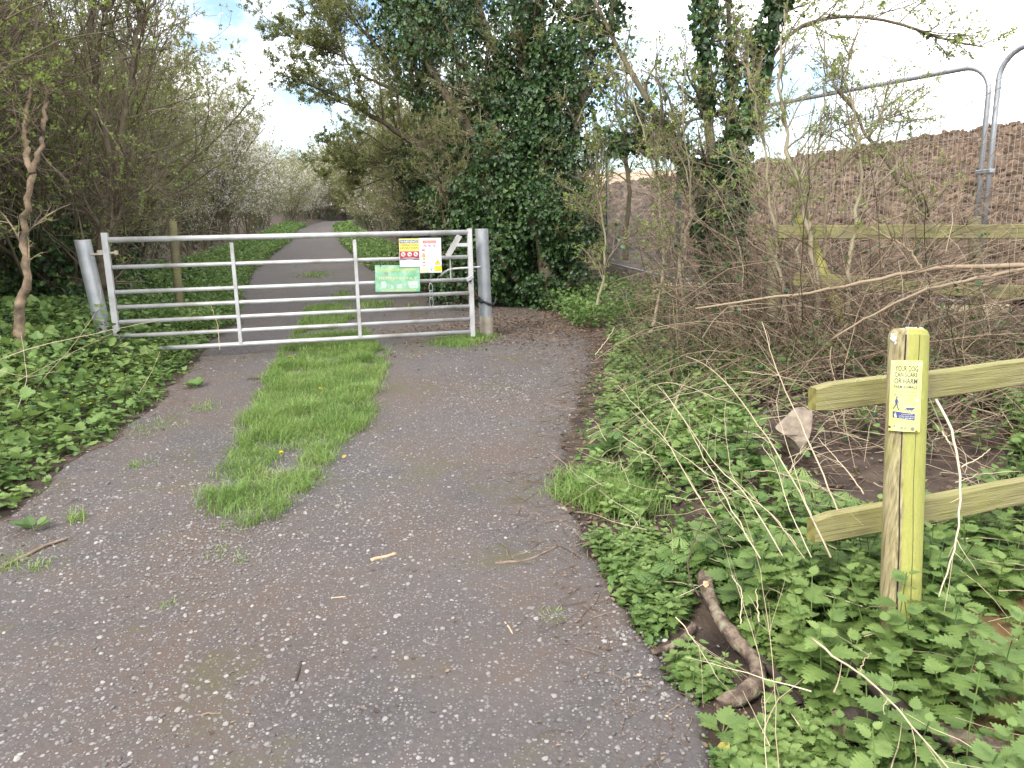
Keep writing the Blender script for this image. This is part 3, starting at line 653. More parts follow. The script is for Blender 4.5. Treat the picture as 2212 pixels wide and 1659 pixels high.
for gx, gw in ((-.0085, .0032), (.030, .0012)):     # the drying cracks
    a = Acc(); zz_ = np.linspace(.02, hl-.20, 30); yy_ = -math.sqrt(RP*RP-gx*gx)-.0006
    cx_ = gx+.0015*np.sin(zz_*7)+.001*np.sin(zz_*19); wd_ = gw*(.35+.65*np.clip(fbm(zz_*5, 0*zz_, 0, 77), 0, 1))
    Lf = pb+exx*(cx_-wd_)[:, None]+eyy*yy_+axis*zz_[:, None]; Rt = pb+exx*(cx_+wd_)[:, None]+eyy*yy_+axis*zz_[:, None]
    a.add(np.vstack([Lf, Rt]), np.array([(i, i+30, i+31, i+1) for i in range(29)])); link('drying_crack', a.mesh('drying_crack', fence.location), pm((.02, .018, .012), .9), post)
a = Acc(); r_ = np.random.RandomState(3)
for q in range(6):
    c = pb+exx*(-.045+.018*r_.rand())+eyy*(-.044-.004*r_.rand())+axis*(hl-.20-.04*r_.rand()); inst(a, STN[q % 5], c[None], np.array([[0, -1., 0]]), np.array([[0, 0, 1.]]), .010+.008*r_.rand())
part('bird_dropping', a, pm((.75, .75, .74)), fence); a = Acc()
for q in range(5):
    c = pb+exx*(-.02+.07*r_.rand())+axis*(hl-.176); inst(a, STN[q % 5], c[None], np.array([[0, 0, 1.]]), np.array([[1., 0, 0]]), .014)
part('bird_dropping', a, pm((.75, .75, .74)), fence)
# rails: near ends left of the post, receding to the right (behind the post)
def rail_end(x, y, d): return P(*z6(x, y), d)
DR = 2.52; f1 = plank(fence, 'rail', rail_end(180, 684, DR-.02), rail_end(2650, 372, DR*1.17), .094, .04, M_wood, .035)
plank(fence, 'rail', rail_end(172, 1636, DR-.0), rail_end(2650, 1178, DR*1.20), .098, .04, M_wood, .025)

# dog sign, bent round the post
def z7(x, y): return (3450+x*.205)/1.8228, (1400+y*.205)/1.8228
def onpost(u, v):
    d = FW+RT*(u-1106)/FPX+UP*(829.5-v)/FPX; q = pb-eyy*.078; return CAM+d*((q-CAM)@eyy)/(d@eyy)
tl = onpost(*z7(270, 85)); bl = onpost(*z7(215, 1440)); trr = onpost(*z7(893, 105))
WS = np.linalg.norm(trr-tl)*1.02; HSG = np.linalg.norm(tl-bl)
ds = bpy.data.objects.new('dog_warning_sign', None); COL.objects.link(ds); ym = nrm(tl-bl); xm = nrm((trr-tl)-ym*((trr-tl)@ym)); zm = np.cross(xm, ym)
ds.matrix_world = Matrix(((xm[0], ym[0], zm[0], tl[0]), (xm[1], ym[1], zm[1], tl[1]), (xm[2], ym[2], zm[2], tl[2]), (0, 0, 0, 1)))
tag(ds, 'yellow plastic sign reading YOUR DOG CAN SCARE OR HARM FARM ANIMALS on the near post', 'sign')
def wrapf(c):
    t = (c.x-WS*.5)/(WS*.5); c.z = c.z-.022*t*t+.0015*math.sin(c.y*40+c.x*25); c.x = c.x-.002*t; return c
S = Sheet(ds, (0, WS, wrapf))
fx = lambda x, y: (x-(270-(y-85)*55/1355))/625*WS
fy = lambda y: -(y-85)/1355*HSG
a = Acc(); n = 14; xs_ = np.linspace(0, WS, n); ysn = np.linspace(0, -HSG, 20); v, f = grid(xs_, ysn[::-1], lambda X, Y: X*0)
t = (v[:, 0]-WS*.5)/(WS*.5); v[:, 2] = -.022*t*t+.0015*np.sin(v[:, 1]*40+v[:, 0]*25); v[:, 0] -= .002*t
v2 = v.copy(); v2[:, 2] -= .0016; a.add(v, f); a.add(v2, f[:, ::-1])
link('sheet', a.mesh('sheet', smooth=True), mat('faded_yellow_plastic', [(.62, .66, .20), (.72, .74, .24), (.72, .72, .36)], .4, attr=False, nscale=9), ds)
def tl_(s_, xa, xb, y0, y1): return (s_, fx(xa, y0), fx(xb, y0), fy(y1), fy(y0)-fy(y1))
DK = (.05, .06, .10)
S.text('wording', [tl_('YOUR DOG', 358, 812, 185, 295), tl_('CAN SCARE', 345, 805, 310, 400), tl_('OR HARM', 338, 798, 425, 530), tl_('FARM ANIMALS', 330, 790, 560, 620)], DK, .0012)
S.text('small_wording', [tl_('STAY SAFE, USE A LEAD', 330, 782, 660, 700), tl_('AROUND LIVESTOCK', 325, 778, 725, 772), tl_('BUT RELEASE', 520, 725, 795, 822), tl_('YOUR DOG IF', 530, 715, 842, 870), tl_('CHASED BY CATTLE', 500, 760, 892, 918)], (.16, .18, .16), .0012)
NV = (.07, .08, .22)
px = lambda L_: [(fx(x, y), fy(y)) for x, y in L_]
S.multi('walker_silhouette', [px([(375, 790), (388, 772), (404, 780), (406, 800), (396, 815), (380, 815)])[::-1], px([(370, 818), (398, 815), (410, 860), (432, 898), (424, 908), (400, 880), (402, 925), (360, 925), (352, 880), (358, 840)])[::-1],
    px([(360, 922), (385, 922), (352, 980), (318, 1025), (302, 1020), (335, 970)])[::-1], px([(380, 922), (402, 922), (414, 980), (440, 1038), (418, 1042), (392, 985)])[::-1]], NV, .0014, True)
S.multi('dog_silhouette', [px([(580, 985), (690, 980), (740, 985), (748, 1000), (720, 1012), (705, 1025), (600, 1025), (575, 1012)])[::-1], px([(580, 990), (560, 1005), (540, 1028), (533, 1040), (545, 1038), (585, 1010)])[::-1],
    px([(590, 1020), (603, 1020), (600, 1050), (612, 1065), (598, 1065), (588, 1045)])[::-1], px([(625, 1020), (640, 1020), (632, 1045), (640, 1065), (626, 1062), (620, 1045)])[::-1], px([(665, 1022), (680, 1022), (672, 1045), (680, 1062), (666, 1062), (660, 1045)])[::-1], px([(690, 1020), (705, 1015), (696, 1045), (705, 1062), (690, 1060), (684, 1045)])[::-1]], NV, .0014, True)
S.multi('navy_panel', [px([(302, 1062), (748, 1098), (740, 1225), (300, 1185)])[::-1]], NV, .0012)
S.multi('bin_pictogram', [px([(330, 1110), (375, 1112), (390, 1185), (340, 1180)])[::-1], px([(350, 1085), (372, 1086), (372, 1105), (350, 1104)])[::-1]], (.68, .70, .55), .0018, True)
S.text('panel_wording', [tl_('ALWAYS CLEAN UP', 470, 700, 1106, 1122), tl_('AFTER YOUR DOG', 425, 735, 1140, 1160), tl_('BAG IT AND BIN IT.', 440, 725, 1174, 1202)], (.70, .72, .60), .0018)
S.text('maker_line', [tl_('NFU', 500, 640, 1350, 1395), tl_('B', 320, 365, 1330, 1360)], (.12, .14, .28), .0014)
S.multi('small_print', [px([(355, 1232), (690, 1262), (690, 1266), (355, 1236)])[::-1], px([(340, 1262), (680, 1300), (680, 1304), (340, 1266)])[::-1]], (.45, .48, .25), .0012)
S.multi('round_logo', [S.disc(fx(700, 1385), fy(1385), .006), [(fx(430, 1390), fy(1390)), (fx(495, 1390), fy(1390)), (fx(490, 1345), fy(1345))]], (.2, .22, .22), .0014)
for (x, y, c_) in ((305, 128, (.75, .75, .8)), (862, 150, (.75, .75, .8)), (792, 835, (.7, .72, .72)), (240, 1370, (.09, .07, .03)), (775, 1430, (.28, .13, .06)), (300, 880, (.6, .6, .55))):
    S.multi('nail_head', [S.disc(fx(x, y), fy(y), .0042, 10)], c_, .002)

# second, older fence among the brambles
F0 = P(1685, 500, 5.6); F1 = P(2300, 492, 5.25); fb = P(1825, 700, 5.55); far_f = thing('old_rail_fence', (fb[0], fb[1], ground(fb[0], fb[1])), 'old mossy wooden rail fence with a leaning post, half buried in brambles', 'fence')
plank(far_f, 'rail', P(1680, 501, 5.60), P(2330, 500, 5.25), .098, .04, M_oldwood)
plank(far_f, 'rail', P(1714, 603, 5.62), P(2330, 640, 5.25), .098, .04, M_oldwood)
a = Acc(); pts = np.array([P(1832, 720, 5.6), P(1728, 466, 5.72)]); tube(a, resample(pts, 12), np.full(12, .043), 10, True, rnd=.3)
sp = part('leaning_post', a, M_post, far_f, True); sp['label'] = 'broken post leaning left, bright with algae'
for u_, v0_, v1_ in ((1668, 520, 700), (2105, 470, 760)):
    a = Acc(); tube(a, resample(np.array([P(u_+4, v1_, 5.7), P(u_, v0_, 5.75)]), 8), np.full(8, .045), 8, True, rnd=-.1); part('post', a, M_oldwood, far_f, True)
# stake behind the gate
c0_ = P(383, 618, 9.6); c0_[2] = ground(c0_[0], c0_[1]); a = Acc(); T_ = P(372, 478, 9.6)
tube(a, resample(np.array([c0_-[0, 0, .1], T_]), 10), np.full(10, .052), 12, True, rnd=.05); solo('wooden_stake', a, M_oldwood, c0_, 'weathered wooden stake standing in the left verge behind the gate', 'post', smooth=True)

# temporary site fence: panels of tube and mesh
M_heras = mat('heras_tube', [(.33, .35, .38), (.45, .47, .50)], .4, attr=False, nscale=20, metal=.6)
M_wire = mat('fence_wire', [(.26, .25, .24), (.34, .33, .31)], .5, attr=False, metal=.4)
M_block = mat('concrete_foot', [(.40, .33, .20), (.52, .45, .30)], .9, attr=False, nscale=14, bump=.4)
def heras(A0, A1, zt0, zt1, label, H_=1.98):
    A0 = np.asarray(A0, float); A1 = np.asarray(A1, float); ax = A1-A0; ax[2] = zt1-zt0; Ln = np.linalg.norm(ax); e = ax/Ln; up = np.array([0, 0, 1.])
    T0 = np.array([A0[0], A0[1], zt0]); B = T0-up*H_
    o = thing('site_fence_panel', B, label, 'fence panel', 'temporary site fence panels')
    a = Acc(); r = .21; pts = [B]; 
    pts += [B+up*(H_-r-.3), B+up*(H_-r)]
    for q in range(1, 9):
        t = q/8*math.pi/2; pts.append(B+up*(H_-r)+up*r*math.sin(t)+e*r*(1-math.cos(t)))
    pts.append(T0+e*(Ln-r))
    for q in range(1, 9):
        t = q/8*math.pi/2; pts.append(T0+e*(Ln-r)+e*r*math.sin(t)-up*r*(1-math.cos(t)))
    pts.append(T0+e*Ln-up*H_)
    tube(a, np.array(pts), np.full(len(pts), .021), 12, True); cyl(a, B+up*.10+e*.02, B+up*.10+e*(Ln-.02), .016, 8); part('frame', a, M_heras, o, True)
    a = Acc(); nv = int(Ln/.042); st = []; en = []
    for q in range(1, nv):
        x = q*Ln/nv; inr = min(x, Ln-x); dz = (r-math.sqrt(max(0, r*r-(r-inr)**2))) if inr < r else 0
        st.append(B+e*x+up*.1); en.append(B+e*x+up*(H_-dz))
    for h in (.35, .62, .89, 1.16, 1.43, 1.70): st.append(B+up*h); en.append(B+up*h+e*Ln)
    tube(a, np.stack([np.array(st), np.array(en)], 1), np.full((len(st), 2), .0024), 3); part('mesh_infill', a, M_wire, o)
    return T0, T0+e*Ln, B
t1 = P(2142, 137, 6.0); t2 = P(1474, 262, 9.1); t3 = P(1312, 312, 12.2)
heras(t2, t1, t2[2], t1[2], 'steel mesh site fence panel with rounded corner behind the old wooden fence, between two clamps')
heras(t3, t2-nrm(t2-t3)*.07, t3[2], t2[2], 'steel mesh site fence panel seen between the two ivy-clad trees')
t0 = P(2163, 118, 5.9); d_ = nrm(t1-t2)
t0e = t0+d_*3.4; heras(t0, t0e, t0[2]+.03, t0e[2]+.1, 'steel mesh site fence panel cut off by the right edge of the photo')
cb = (t1+t0)/2; cb[2] = t1[2]-.83; a = Acc(); e = nrm(t0-t1); box(a, cb, (.17, .05, .035), Matrix.Rotation(math.atan2(e[1], e[0]), 3, 'Z'), .006); cyl(a, cb+[0, -.05, 0], cb+[0, .04, 0], .011, 8)
solo('fence_clamp', a, M_heras, cb, 'galvanised clamp joining the two nearest site fence panels', 'clamp')
for cpt, lb in (((t1+t0)/2, 'yellowish concrete foot block under the two nearest site fence panels'), (t2, 'concrete foot block under the site fence, behind the right ivy-clad tree'), (t3, 'farthest concrete foot block of the site fence, beside the left ivy-clad tree')):
    zb = cpt[2]-1.98; a = Acc(); box(a, (cpt[0], cpt[1], zb-.02), (.68, .23, .14), Matrix.Rotation(.35, 3, 'Z'), .02); solo('concrete_block', a, M_block, (cpt[0], cpt[1], zb-.09), lb, 'block', 'concrete feet of the site fence')

# ================================================================ vegetation
def poly_mask(u, v, poly):
    poly = np.asarray(poly, float); x0, y0 = poly[:, 0], poly[:, 1]; x1, y1 = np.roll(x0, -1), np.roll(y0, -1); r = np.zeros(len(u), bool)
    for a0, b0, a1, b1 in zip(x0, y0, x1, y1):
        c = ((b0 > v) != (b1 > v)) & (u < (a1-a0)*(v-b0)/((b1-b0) if b1 != b0 else 1e-9)+a0); r ^= c
    return r
def poly_world(px_):
    return [tuple(G(*p)[:2]) for p in px_]
def inpoly(X, Y, W): W = np.array(W); return poly_mask(X, Y, W)
def with_z(X, Y, e=0): return np.stack([X, Y, ground(X, Y)+e], 1)

def leaf_tufts(acc, pts, per, tpl, s0, s1, spread, upb=.4, rnd=None, droop=0):
    """small groups of leaves at given points"""
    n = len(pts)
    if n == 0: return
    p = np.repeat(pts, per, 0); d = rdir(len(p), upb); d[:, 2] -= droop; base = p+d*spread*R.rand(len(p), 1)
    r = np.repeat(R.rand(n), per)*.5+R.rand(len(p))*.5 if rnd is None else rnd
    inst(acc, tpl, base, rdir(len(p), 1.0), d, s0+(s1-s0)*R.rand(len(p)), r)
def ends(pts, m):
    n, p, _ = pts.shape; i = R.randint(0, n, m); t = R.randint(1, p, m); f = R.rand(m, 1); return pts[i, t-1]*(1-f)+pts[i, t]*f

def branchwork(T, tw, stems, srad, n1=10, n2=7, n3=4, l1=.42, l2=.5, l3=.45, H=4.5, wig=.10, t0=.15, up1=.15, rmin=.0028, k2=3, droop=0.0):
    """stems (N,P,3) -> boughs in T, twigs in tw; returns all twig polylines"""
    tube(T, stems, srad, 9); V = T.v[-1]; cc = np.repeat(stems.reshape(-1, 3), 9, 0); rr9 = np.repeat(srad.reshape(-1), 9); V += nrm(V-cc)*((fbm(V[:, 0]*17, V[:, 1]*17, V[:, 2]*11, 7)-.5)*np.minimum(.9*rr9, .03))[:, None]
    p, d, t, rp = spawn(stems, srad, n1, t0, 1., .35, 1.05, up1)
    ln = H*l1*(1-.55*t)*(.6+.7*R.rand(len(t))); b1 = grow(p, d, ln, 9, wig, .02-droop); r1 = taper(np.maximum(rp*.5, .006), np.full(len(rp), rmin*1.2), 9); tube(T, b1, r1, 4)
    p, d, t, rp = spawn(b1, r1, n2, .12, 1., .4, 1.1, .05)
    ln = np.repeat(ln, n2)*l2*(1-.5*t)*(.5+.8*R.rand(len(t))); b2 = grow(p, d, ln, 6, wig*1.3, .0-droop); r2 = taper(np.maximum(rp*.55, rmin*1.2), np.full(len(rp), rmin*.8), 6); tube(tw, b2, r2, k2)
    b3 = None
    if n3:
        p, d, t, rp = spawn(b2, r2, n3, .1, 1., .5, 1.2, .0)
        ln = np.repeat(ln, n3)*l3*(.5+.8*R.rand(len(t))); b3 = grow(p, d, ln, 4, wig*1.5, -droop); r3 = taper(np.full(len(rp), rmin*.85), np.full(len(rp), rmin*.5), 4); tube(tw, b3, r3, 3)
    return b1, b2, b3

def shrub_parts(base, H, nst=7, spread=.35, n1=10, n2=7, n3=4, tuft=1800, tuftx=1, per=3, lt=HEX, ls=(.012, .026), bloss=0, wig=.10, srad=.03, lean=(0, 0), ivy=0, ivyh=1.4, rmin=.0028, cull=False, blsize=.03):
    T, tw, lf, bl, iv = Acc(), Acc(), Acc(), Acc(), Acc()
    base = np.asarray(base, float); st = base+np.stack([(R.rand(nst)-.5)*spread*1.6, (R.rand(nst)-.5)*spread*1.6, np.full(nst, -.08)], 1)
    an = R.rand(nst)*6.28; dr = np.stack([np.cos(an)*spread+lean[0], np.sin(an)*spread+lean[1], np.ones(nst)], 1)
    stems = grow(st, dr, H*(.75+.3*R.rand(nst)), 12, .07, .03); sr = taper(srad*(.6+.7*R.rand(nst)), np.full(nst, .006), 12)
    b1, b2, b3 = branchwork(T, tw, stems, sr, n1, n2, n3, H=H, wig=wig, rmin=rmin)
    src = b3 if b3 is not None else b2
    if tuft: leaf_tufts(lf, ends(src, int(tuft*tuftx)), per, lt, ls[0], ls[1], .012)
    if bloss:
        q = ends(b2, bloss); q = np.repeat(q, 3, 0)+R.randn(bloss*3, 3)*.03; inst(bl, DIA, q, rdir(len(q)), rdir(len(q)), blsize*(.6+.8*R.rand(len(q))), cull=cull)
    if ivy:
        an = R.rand(ivy)*6.28; hh = ivyh*R.rand(ivy)**.8; rr_ = (.25+.5*fbm(np.cos(an)*2+base[0], np.sin(an)*2+base[1], hh*2, 5))*(1.15-.5*hh/ivyh)*spread*2.6*(.75+.35*R.rand(ivy))
        q = base+np.stack([np.cos(an)*rr_, np.sin(an)*rr_, hh], 1); nn = nrm(np.stack([np.cos(an), np.sin(an), .5+0*an], 1)+R.randn(ivy, 3)*.45); inst(iv, IVY if base[1] < 14 else HEX, q, nn, rdir(ivy, -.9), .035+.04*R.rand(ivy), cull=cull)
    return T, tw, lf, bl, iv
def make_shrub(name, base, label, cat, group, mats, **k):
    base = np.array([base[0], base[1], ground(base[0], base[1])]); T, tw, lf, bl, iv = shrub_parts(base, **k)
    o = thing(name, base, label, cat, group)
    for nm, ac, m, sm in (('trunk', T, mats[0], True), ('twigs', tw, mats[1], False), ('foliage', lf, mats[2], False), ('blossom', bl, M_bloss, False), ('ivy', iv, M_ivy, False)):
        if ac.v: part(nm, ac, m, o, sm)
    return o
def copy_thing(o, loc, rz, sc, label):
    c = o.copy(); COL.objects.link(c); c.location = loc; c.rotation_euler = (0, 0, rz); c.scale = (sc, sc, sc); c['label'] = label
    for ch in o.children:
        d = ch.copy(); COL.objects.link(d); d.parent = c
    return c

# ---- near-left hedge trees
def traced_tree(name, label, cat, lines, mats, rbase=6, **kw):
    pts = [resample(np.array([[*P(u, v, d), r] for u, v, d, r in ln]), 22) for ln in lines]
    pts = np.array(pts); b = pts[0, 0, :3].copy(); b[2] = ground(b[0], b[1]); o = thing(name, b, label, cat, kw.pop('group', None))
    T, tw, lf = Acc(), Acc(), Acc(); stems = pts[:, :, :3].copy(); sr = pts[:, :, 3]; j = R.randn(*stems.shape)*.012; stems[:, 1:] += j[:, 1:]
    tuft = kw.pop('tuft', 0); per = kw.pop('per', 4); ls = kw.pop('ls', (.02, .04)); lt = kw.pop('lt', HEX)
    b1, b2, b3 = branchwork(T, tw, stems, sr, **kw)
    part('trunk', T, mats[0], o, True); part('twigs', tw, mats[1], o)
    if tuft: leaf_tufts(lf, ends(b3 if b3 is not None else b2, tuft), per, lt, ls[0], ls[1], .015); part('foliage', lf, mats[2], o)
    return o, stems, sr, (b1, b2, b3)
traced_tree('dead_tree', 'dead trunk with peeling pale bark forking at head height at the left edge', 'tree',
    [[(52, 800, 6.4, .05), (38, 700, 6.4, .043), (62, 600, 6.4, .034), (50, 510, 6.4, .028), (68, 420, 6.4, .027), (70, 370, 6.4, .025)],
     [(70, 375, 6.4, .028), (52, 320, 6.4, .022), (55, 250, 6.4, .018), (64, 190, 6.4, .012)], [(70, 372, 6.4, .026), (92, 310, 6.45, .02), (96, 240, 6.5, .016), (100, 180, 6.5, .01)]],
    (M_pale, M_twig, M_spring), H=1.4, n1=3, n2=4, n3=3, tuft=30, t0=.4)
traced_tree('hedge_tree', 'tall multi-stemmed bare tree rising behind the hinge-end gate post', 'tree',
    [[(212, 700, 8.7, .075), (222, 560, 8.7, .065), (232, 450, 8.7, .058), (246, 385, 8.7, .052)], [(246, 388, 8.7, .042), (228, 290, 8.7, .036), (206, 190, 8.7, .032), (201, 90, 8.7, .028), (206, -60, 8.7, .024)],
     [(246, 388, 8.7, .040), (268, 260, 8.8, .032), (290, 140, 8.9, .028), (300, 60, 9, .026), (305, -60, 9, .02)], [(300, 62, 9, .02), (335, -5, 9, .018), (370, -70, 9, .012)], [(206, 95, 8.7, .02), (228, 45, 8.7, .017), (250, -30, 8.7, .014)],
     [(225, 540, 8.6, .018), (255, 470, 8.5, .016), (290, 380, 8.4, .012)]],
    (M_bark, M_twigred, M_spring), H=2.9, n1=15, n2=8, n3=4, tuft=900, per=4, ls=(.02, .035), up1=.5)
near = [((-5.5, 6.3), 4.8, dict(tuft=2200, ls=(.022, .04), ivy=3600, ivyh=1.4)), ((-5.8, 9.9), 4.4, dict(tuft=900, ivy=2500, ivyh=1.2)), ((-6.6, 8.0), 6.0, dict(tuft=1400, ivy=2500)), ((-6.9, 11.6), 4.5, dict(tuft=2600, ivy=2600, ivyh=1.6)),
        ((-8.0, 10.2), 6.2, dict(tuft=1500, ivy=1000)), ((-7.2, 13.4), 4.5, dict(tuft=4200, ivy=3600, ivyh=1.9)), ((-8.6, 13.0), 6.6, dict(tuft=4000)), ((-9.5, 8.5), 6.5, dict(tuft=1200, ivy=2000)), ((-8.1, 15.8), 4.5, dict(tuft=5000, ivy=3600, ivyh=2.0)), ((-10, 16.8), 5.0, dict(tuft=5000, bloss=400))]
near += [((-8.6, 5.2), 6.0, dict(tuft=2200, ls=(.025, .045), ivy=4200, ivyh=2.2)), ((-10.5, 7.0), 6.5, dict(tuft=1500, ivy=4200, ivyh=2.4)), ((-8.2, 7.2), 6.0, dict(tuft=1500, ivy=3600, ivyh=1.9)), ((-11.5, 11), 7, dict(tuft=1500, ivy=3000, ivyh=2.4))]
nl = ['lime-budded shrub just behind the dead trunk', 'brown twiggy shrub just behind the gate and wooden stake', 'tall tangled shrub behind the hinge-end gate post', 'reddish twiggy shrub arching right beyond the gate', 'tall bare shrub at the back of the left hedge, behind the reddish one',
      'greening shrub with dark ivy at its foot, halfway along the near left hedge', 'high backmost shrub over the greening one on the left', 'bare tall shrub at the top left corner', 'green-leaved shrub with glossy ivy base where the left hedge turns pale', 'pale green shrub with first white blossom in the left hedge', 'lime-budded shrub cut by the left edge of the photo', 'shrub deep in the left hedge behind the dead trunk', 'ivy-footed shrub between the dead trunk and the gate post', 'rearmost tall shrub showing through the left hedge']
for q, (b, H_, k) in enumerate(near):
    make_shrub('hedge_shrub', b, nl[q], 'shrub', 'hedge shrubs left of the track', (M_bark, M_twig if q % 2 else M_twigred, M_spring if q < 5 or q > 9 else M_olive), H=H_, nst=15, spread=.42, n1=13, n2=8, n3=3, per=4, lean=(.0, 0), rmin=.0034, tuftx=2.8, **({'ls': (.020, .038)} | k))
# ---- far hedge: five kinds, copied along both sides
protos = []
for q in range(5):
    o = make_shrub('blossom_shrub' if q < 3 else 'hedge_shrub', (-9.6-.5*q, 19+2.6*q), 'x', 'shrub', 'hedge shrubs along the far track', (M_bark, M_twig, M_olive), H=5.9, nst=13, spread=.42, n1=13, n2=9, n3=3, tuft=[5000, 7000, 3500, 9000, 8000][q], per=4, ls=(.035, .07), bloss=[3600, 1500, 6000, 0, 400][q], ivy=[300, 900, 200, 1800, 900][q], ivyh=1.3, rmin=.0042, blsize=.06)
    protos.append(o)
order = ['first', 'second', 'third', 'fourth', 'fifth', 'sixth', 'seventh', 'eighth', 'ninth', 'tenth', 'eleventh', 'twelfth', 'thirteenth', 'fourteenth', 'fifteenth', 'sixteenth', 'seventeenth', 'eighteenth']
tone = ['grey-green shrub with scattered white blossom', 'greening shrub flecked with blossom', 'shrub white with blossom', 'leafy green shrub', 'green shrub with a few blossoms']
for side in (0, 1):
    y = 18.5 if side == 0 else 15.5; q = 0
    while y < 92 and q < 18:
        if side == 0: x = xL(y)-2.5-.7*R.rand(); idx = [0, 1, 0, 2, 1, 2, 0, 2, 2, 0][q % 10]
        else: x = xR(y)+1.7+.6*R.rand(); idx = [3, 4, 3, 1, 4, 0, 1, 0, 2, 1][q % 10]
        if y > 70 and side == 0: x = xL(y)-1.6
        z = float(ground(x, y)); sc = (.86+.22*R.rand())*(1 if side == 0 else (.62 if y < 20 else .78)); lb = f"{tone[idx]}, {order[q]} along the {'left' if side == 0 else 'right'} side of the far track"
        pr = protos[idx]
        if pr['label'] == 'x': pr.location = (x, y, z); pr['label'] = lb; pr.scale = (sc,)*3; pr.rotation_euler[2] = 6.28*R.rand()
        else: copy_thing(pr, (x, y, z), 6.28*R.rand(), sc, lb)
        y += 1.9+y*.045; q += 1
for q, (x, y, s_) in enumerate([(-26.5, 90, 1.15), (-23.6, 93, 1.25), (-21.2, 97, 1.35), (-18.6, 99, 1.4), (-16.0, 96, 1.35), (-24.5, 100, 1.4), (-29, 99, 1.4), (-14, 90, 1.2), (-20.4, 89, 1.1), (-17.2, 91, 1.15), (-22.5, 104, 1.6), (-18.5, 106, 1.6), (-22.3, 91, .7), (-19.6, 93, .6), (-17.4, 95, .8), (-24.5, 88, .9)]):
    copy_thing(protos[[2, 0, 4, 2, 4, 2, 0, 1, 3, 4, 2, 0, 3, 4, 3, 2][q]], (x, y, float(ground(x, y))), 1.3*q, s_, f"{tone[[2, 0, 4, 2, 4, 2, 0, 1, 3, 4, 2, 0, 3, 4, 3, 2][q]]} closing the far bend, {order[q]} of sixteen")

# ---- ivy on limbs
def ivy_limb(acc, pts, rads, n, seed, thr=.38, s=(.035, .075), fr=1.6, hang=.7):
    pts = np.asarray(pts, float); q = resample(np.hstack([pts, np.asarray(rads)[:, None]]), 60); w_ = q[:, 3]; w_ = w_/w_.sum()
    i = R.choice(59, n, p=w_[:-1]/w_[:-1].sum()); f = R.rand(n, 1); c = q[i]*(1-f)+q[i+1]*f; tn = nrm(q[i+1, :3]-q[i, :3]); pr = nrm(np.cross(tn, nrm(R.randn(n, 3))))
    rr_ = c[:, 3]*(.45+.75*R.rand(n)**.6); lump = .65+.9*vnoise(c[:, 0]*fr+pr[:, 0]*1.2, c[:, 1]*fr+pr[:, 1]*1.2, c[:, 2]*fr+pr[:, 2]*1.2, seed); p = c[:, :3]+pr*(rr_*lump)[:, None]
    keep = (vnoise(p[:, 0]*3.1, p[:, 1]*3.1, p[:, 2]*3.1, seed+5) > thr) & (vnoise(p[:, 0]*1.3, p[:, 1]*1.3, p[:, 2]*1.3, seed+9) > .12+.28*sstep(1.6, 2.8, p[:, 2])); p, pr = p[keep], pr[keep]; m = len(p)
    nn = nrm(pr+R.randn(m, 3)*.55+[0, 0, .25]); tip = nrm(R.randn(m, 3)*.6+np.array([0, 0, -hang])); inst(acc, IVY, p, nn, tip, s[0]+(s[1]-s[0])*R.rand(m))
    return p
bi = G(1188, 664); DI = float((bi-CAM)@FW)
o = thing('ivy_clad_tree', bi, 'big ivy-smothered tree leaning over the right side of the gate', 'tree')
T, tw, iv, lf = Acc(), Acc(), Acc(), Acc()
limbs = [([(1192, 690), (1186, 600), (1172, 500), (1172, 400), (1180, 300), (1190, 200), (1172, 80), (1150, -70)], .15, [.20, .34, .50, .44, .34, .30, .34, .36], 8000, 0),
         ([(1176, 520), (1120, 420), (1040, 320), (975, 230), (915, 120), (870, 20), (850, -60)], .10, [.45, .55, .42, .36, .42, .46, .4], 6500, .5),
         ([(1175, 450), (1235, 320), (1262, 200), (1262, 90), (1240, -60)], .09, [.40, .36, .36, .38, .4], 4200, -.3),
         ([(1165, 440), (1115, 300), (1090, 180), (1050, 60), (1010, -70)], .09, [.30, .22, .34, .46, .5], 4800, .8),
         ([(1150, 420), (1075, 290), (1010, 170), (965, 60), (940, -70)], .07, [.3, .36, .38, .42, .5], 4200, .6),
         ([(1180, 330), (1150, 200), (1120, 90), (1090, -60)], .07, [.3, .3, .34, .42], 3000, .1),
         ([(1110, 410), (1000, 430), (920, 400), (880, 330)], .05, [.4, .42, .36, .25], 3200, 1.0),
         ([(1150, 640), (1090, 580), (1060, 520), (1080, 420)], .05, [.22, .45, .5, .45], 3600, .2),
         ([(1222, 650), (1235, 560), (1225, 450)], .04, [.18, .30, .34], 1800, -.2)]
stems = []; srs = []
for L_, r0, ir, n, dd in limbs:
    q = np.array([P(u, v, DI+dd*(i/len(L_))*1.6) for i, (u, v) in enumerate(L_)]); qs = resample(q, 14); stems.append(qs); srs.append(np.linspace(r0, r0*.4, 14)); ivy_limb(iv, q, ir, int(n*1.45), 11+len(stems), .36)
b1, b2, b3 = branchwork(T, tw, np.array(stems), np.array(srs), n1=18, n2=10, n3=4, H=2.6, wig=.14, t0=.3, rmin=.003)
e_ = ends(b1, 5000); inst(iv, IVY, e_+R.randn(len(e_), 3)*.08, rdir(len(e_), .6), rdir(len(e_), -.8), .03+.04*R.rand(len(e_)))
leaf_tufts(lf, ends(b3, 8000), 4, HEX, .018, .034, .015)
part('trunk', T, M_bark, o, True); part('twigs', tw, M_twig, o); part('ivy', iv, M_ivy, o); part('foliage', lf, M_olive, o)
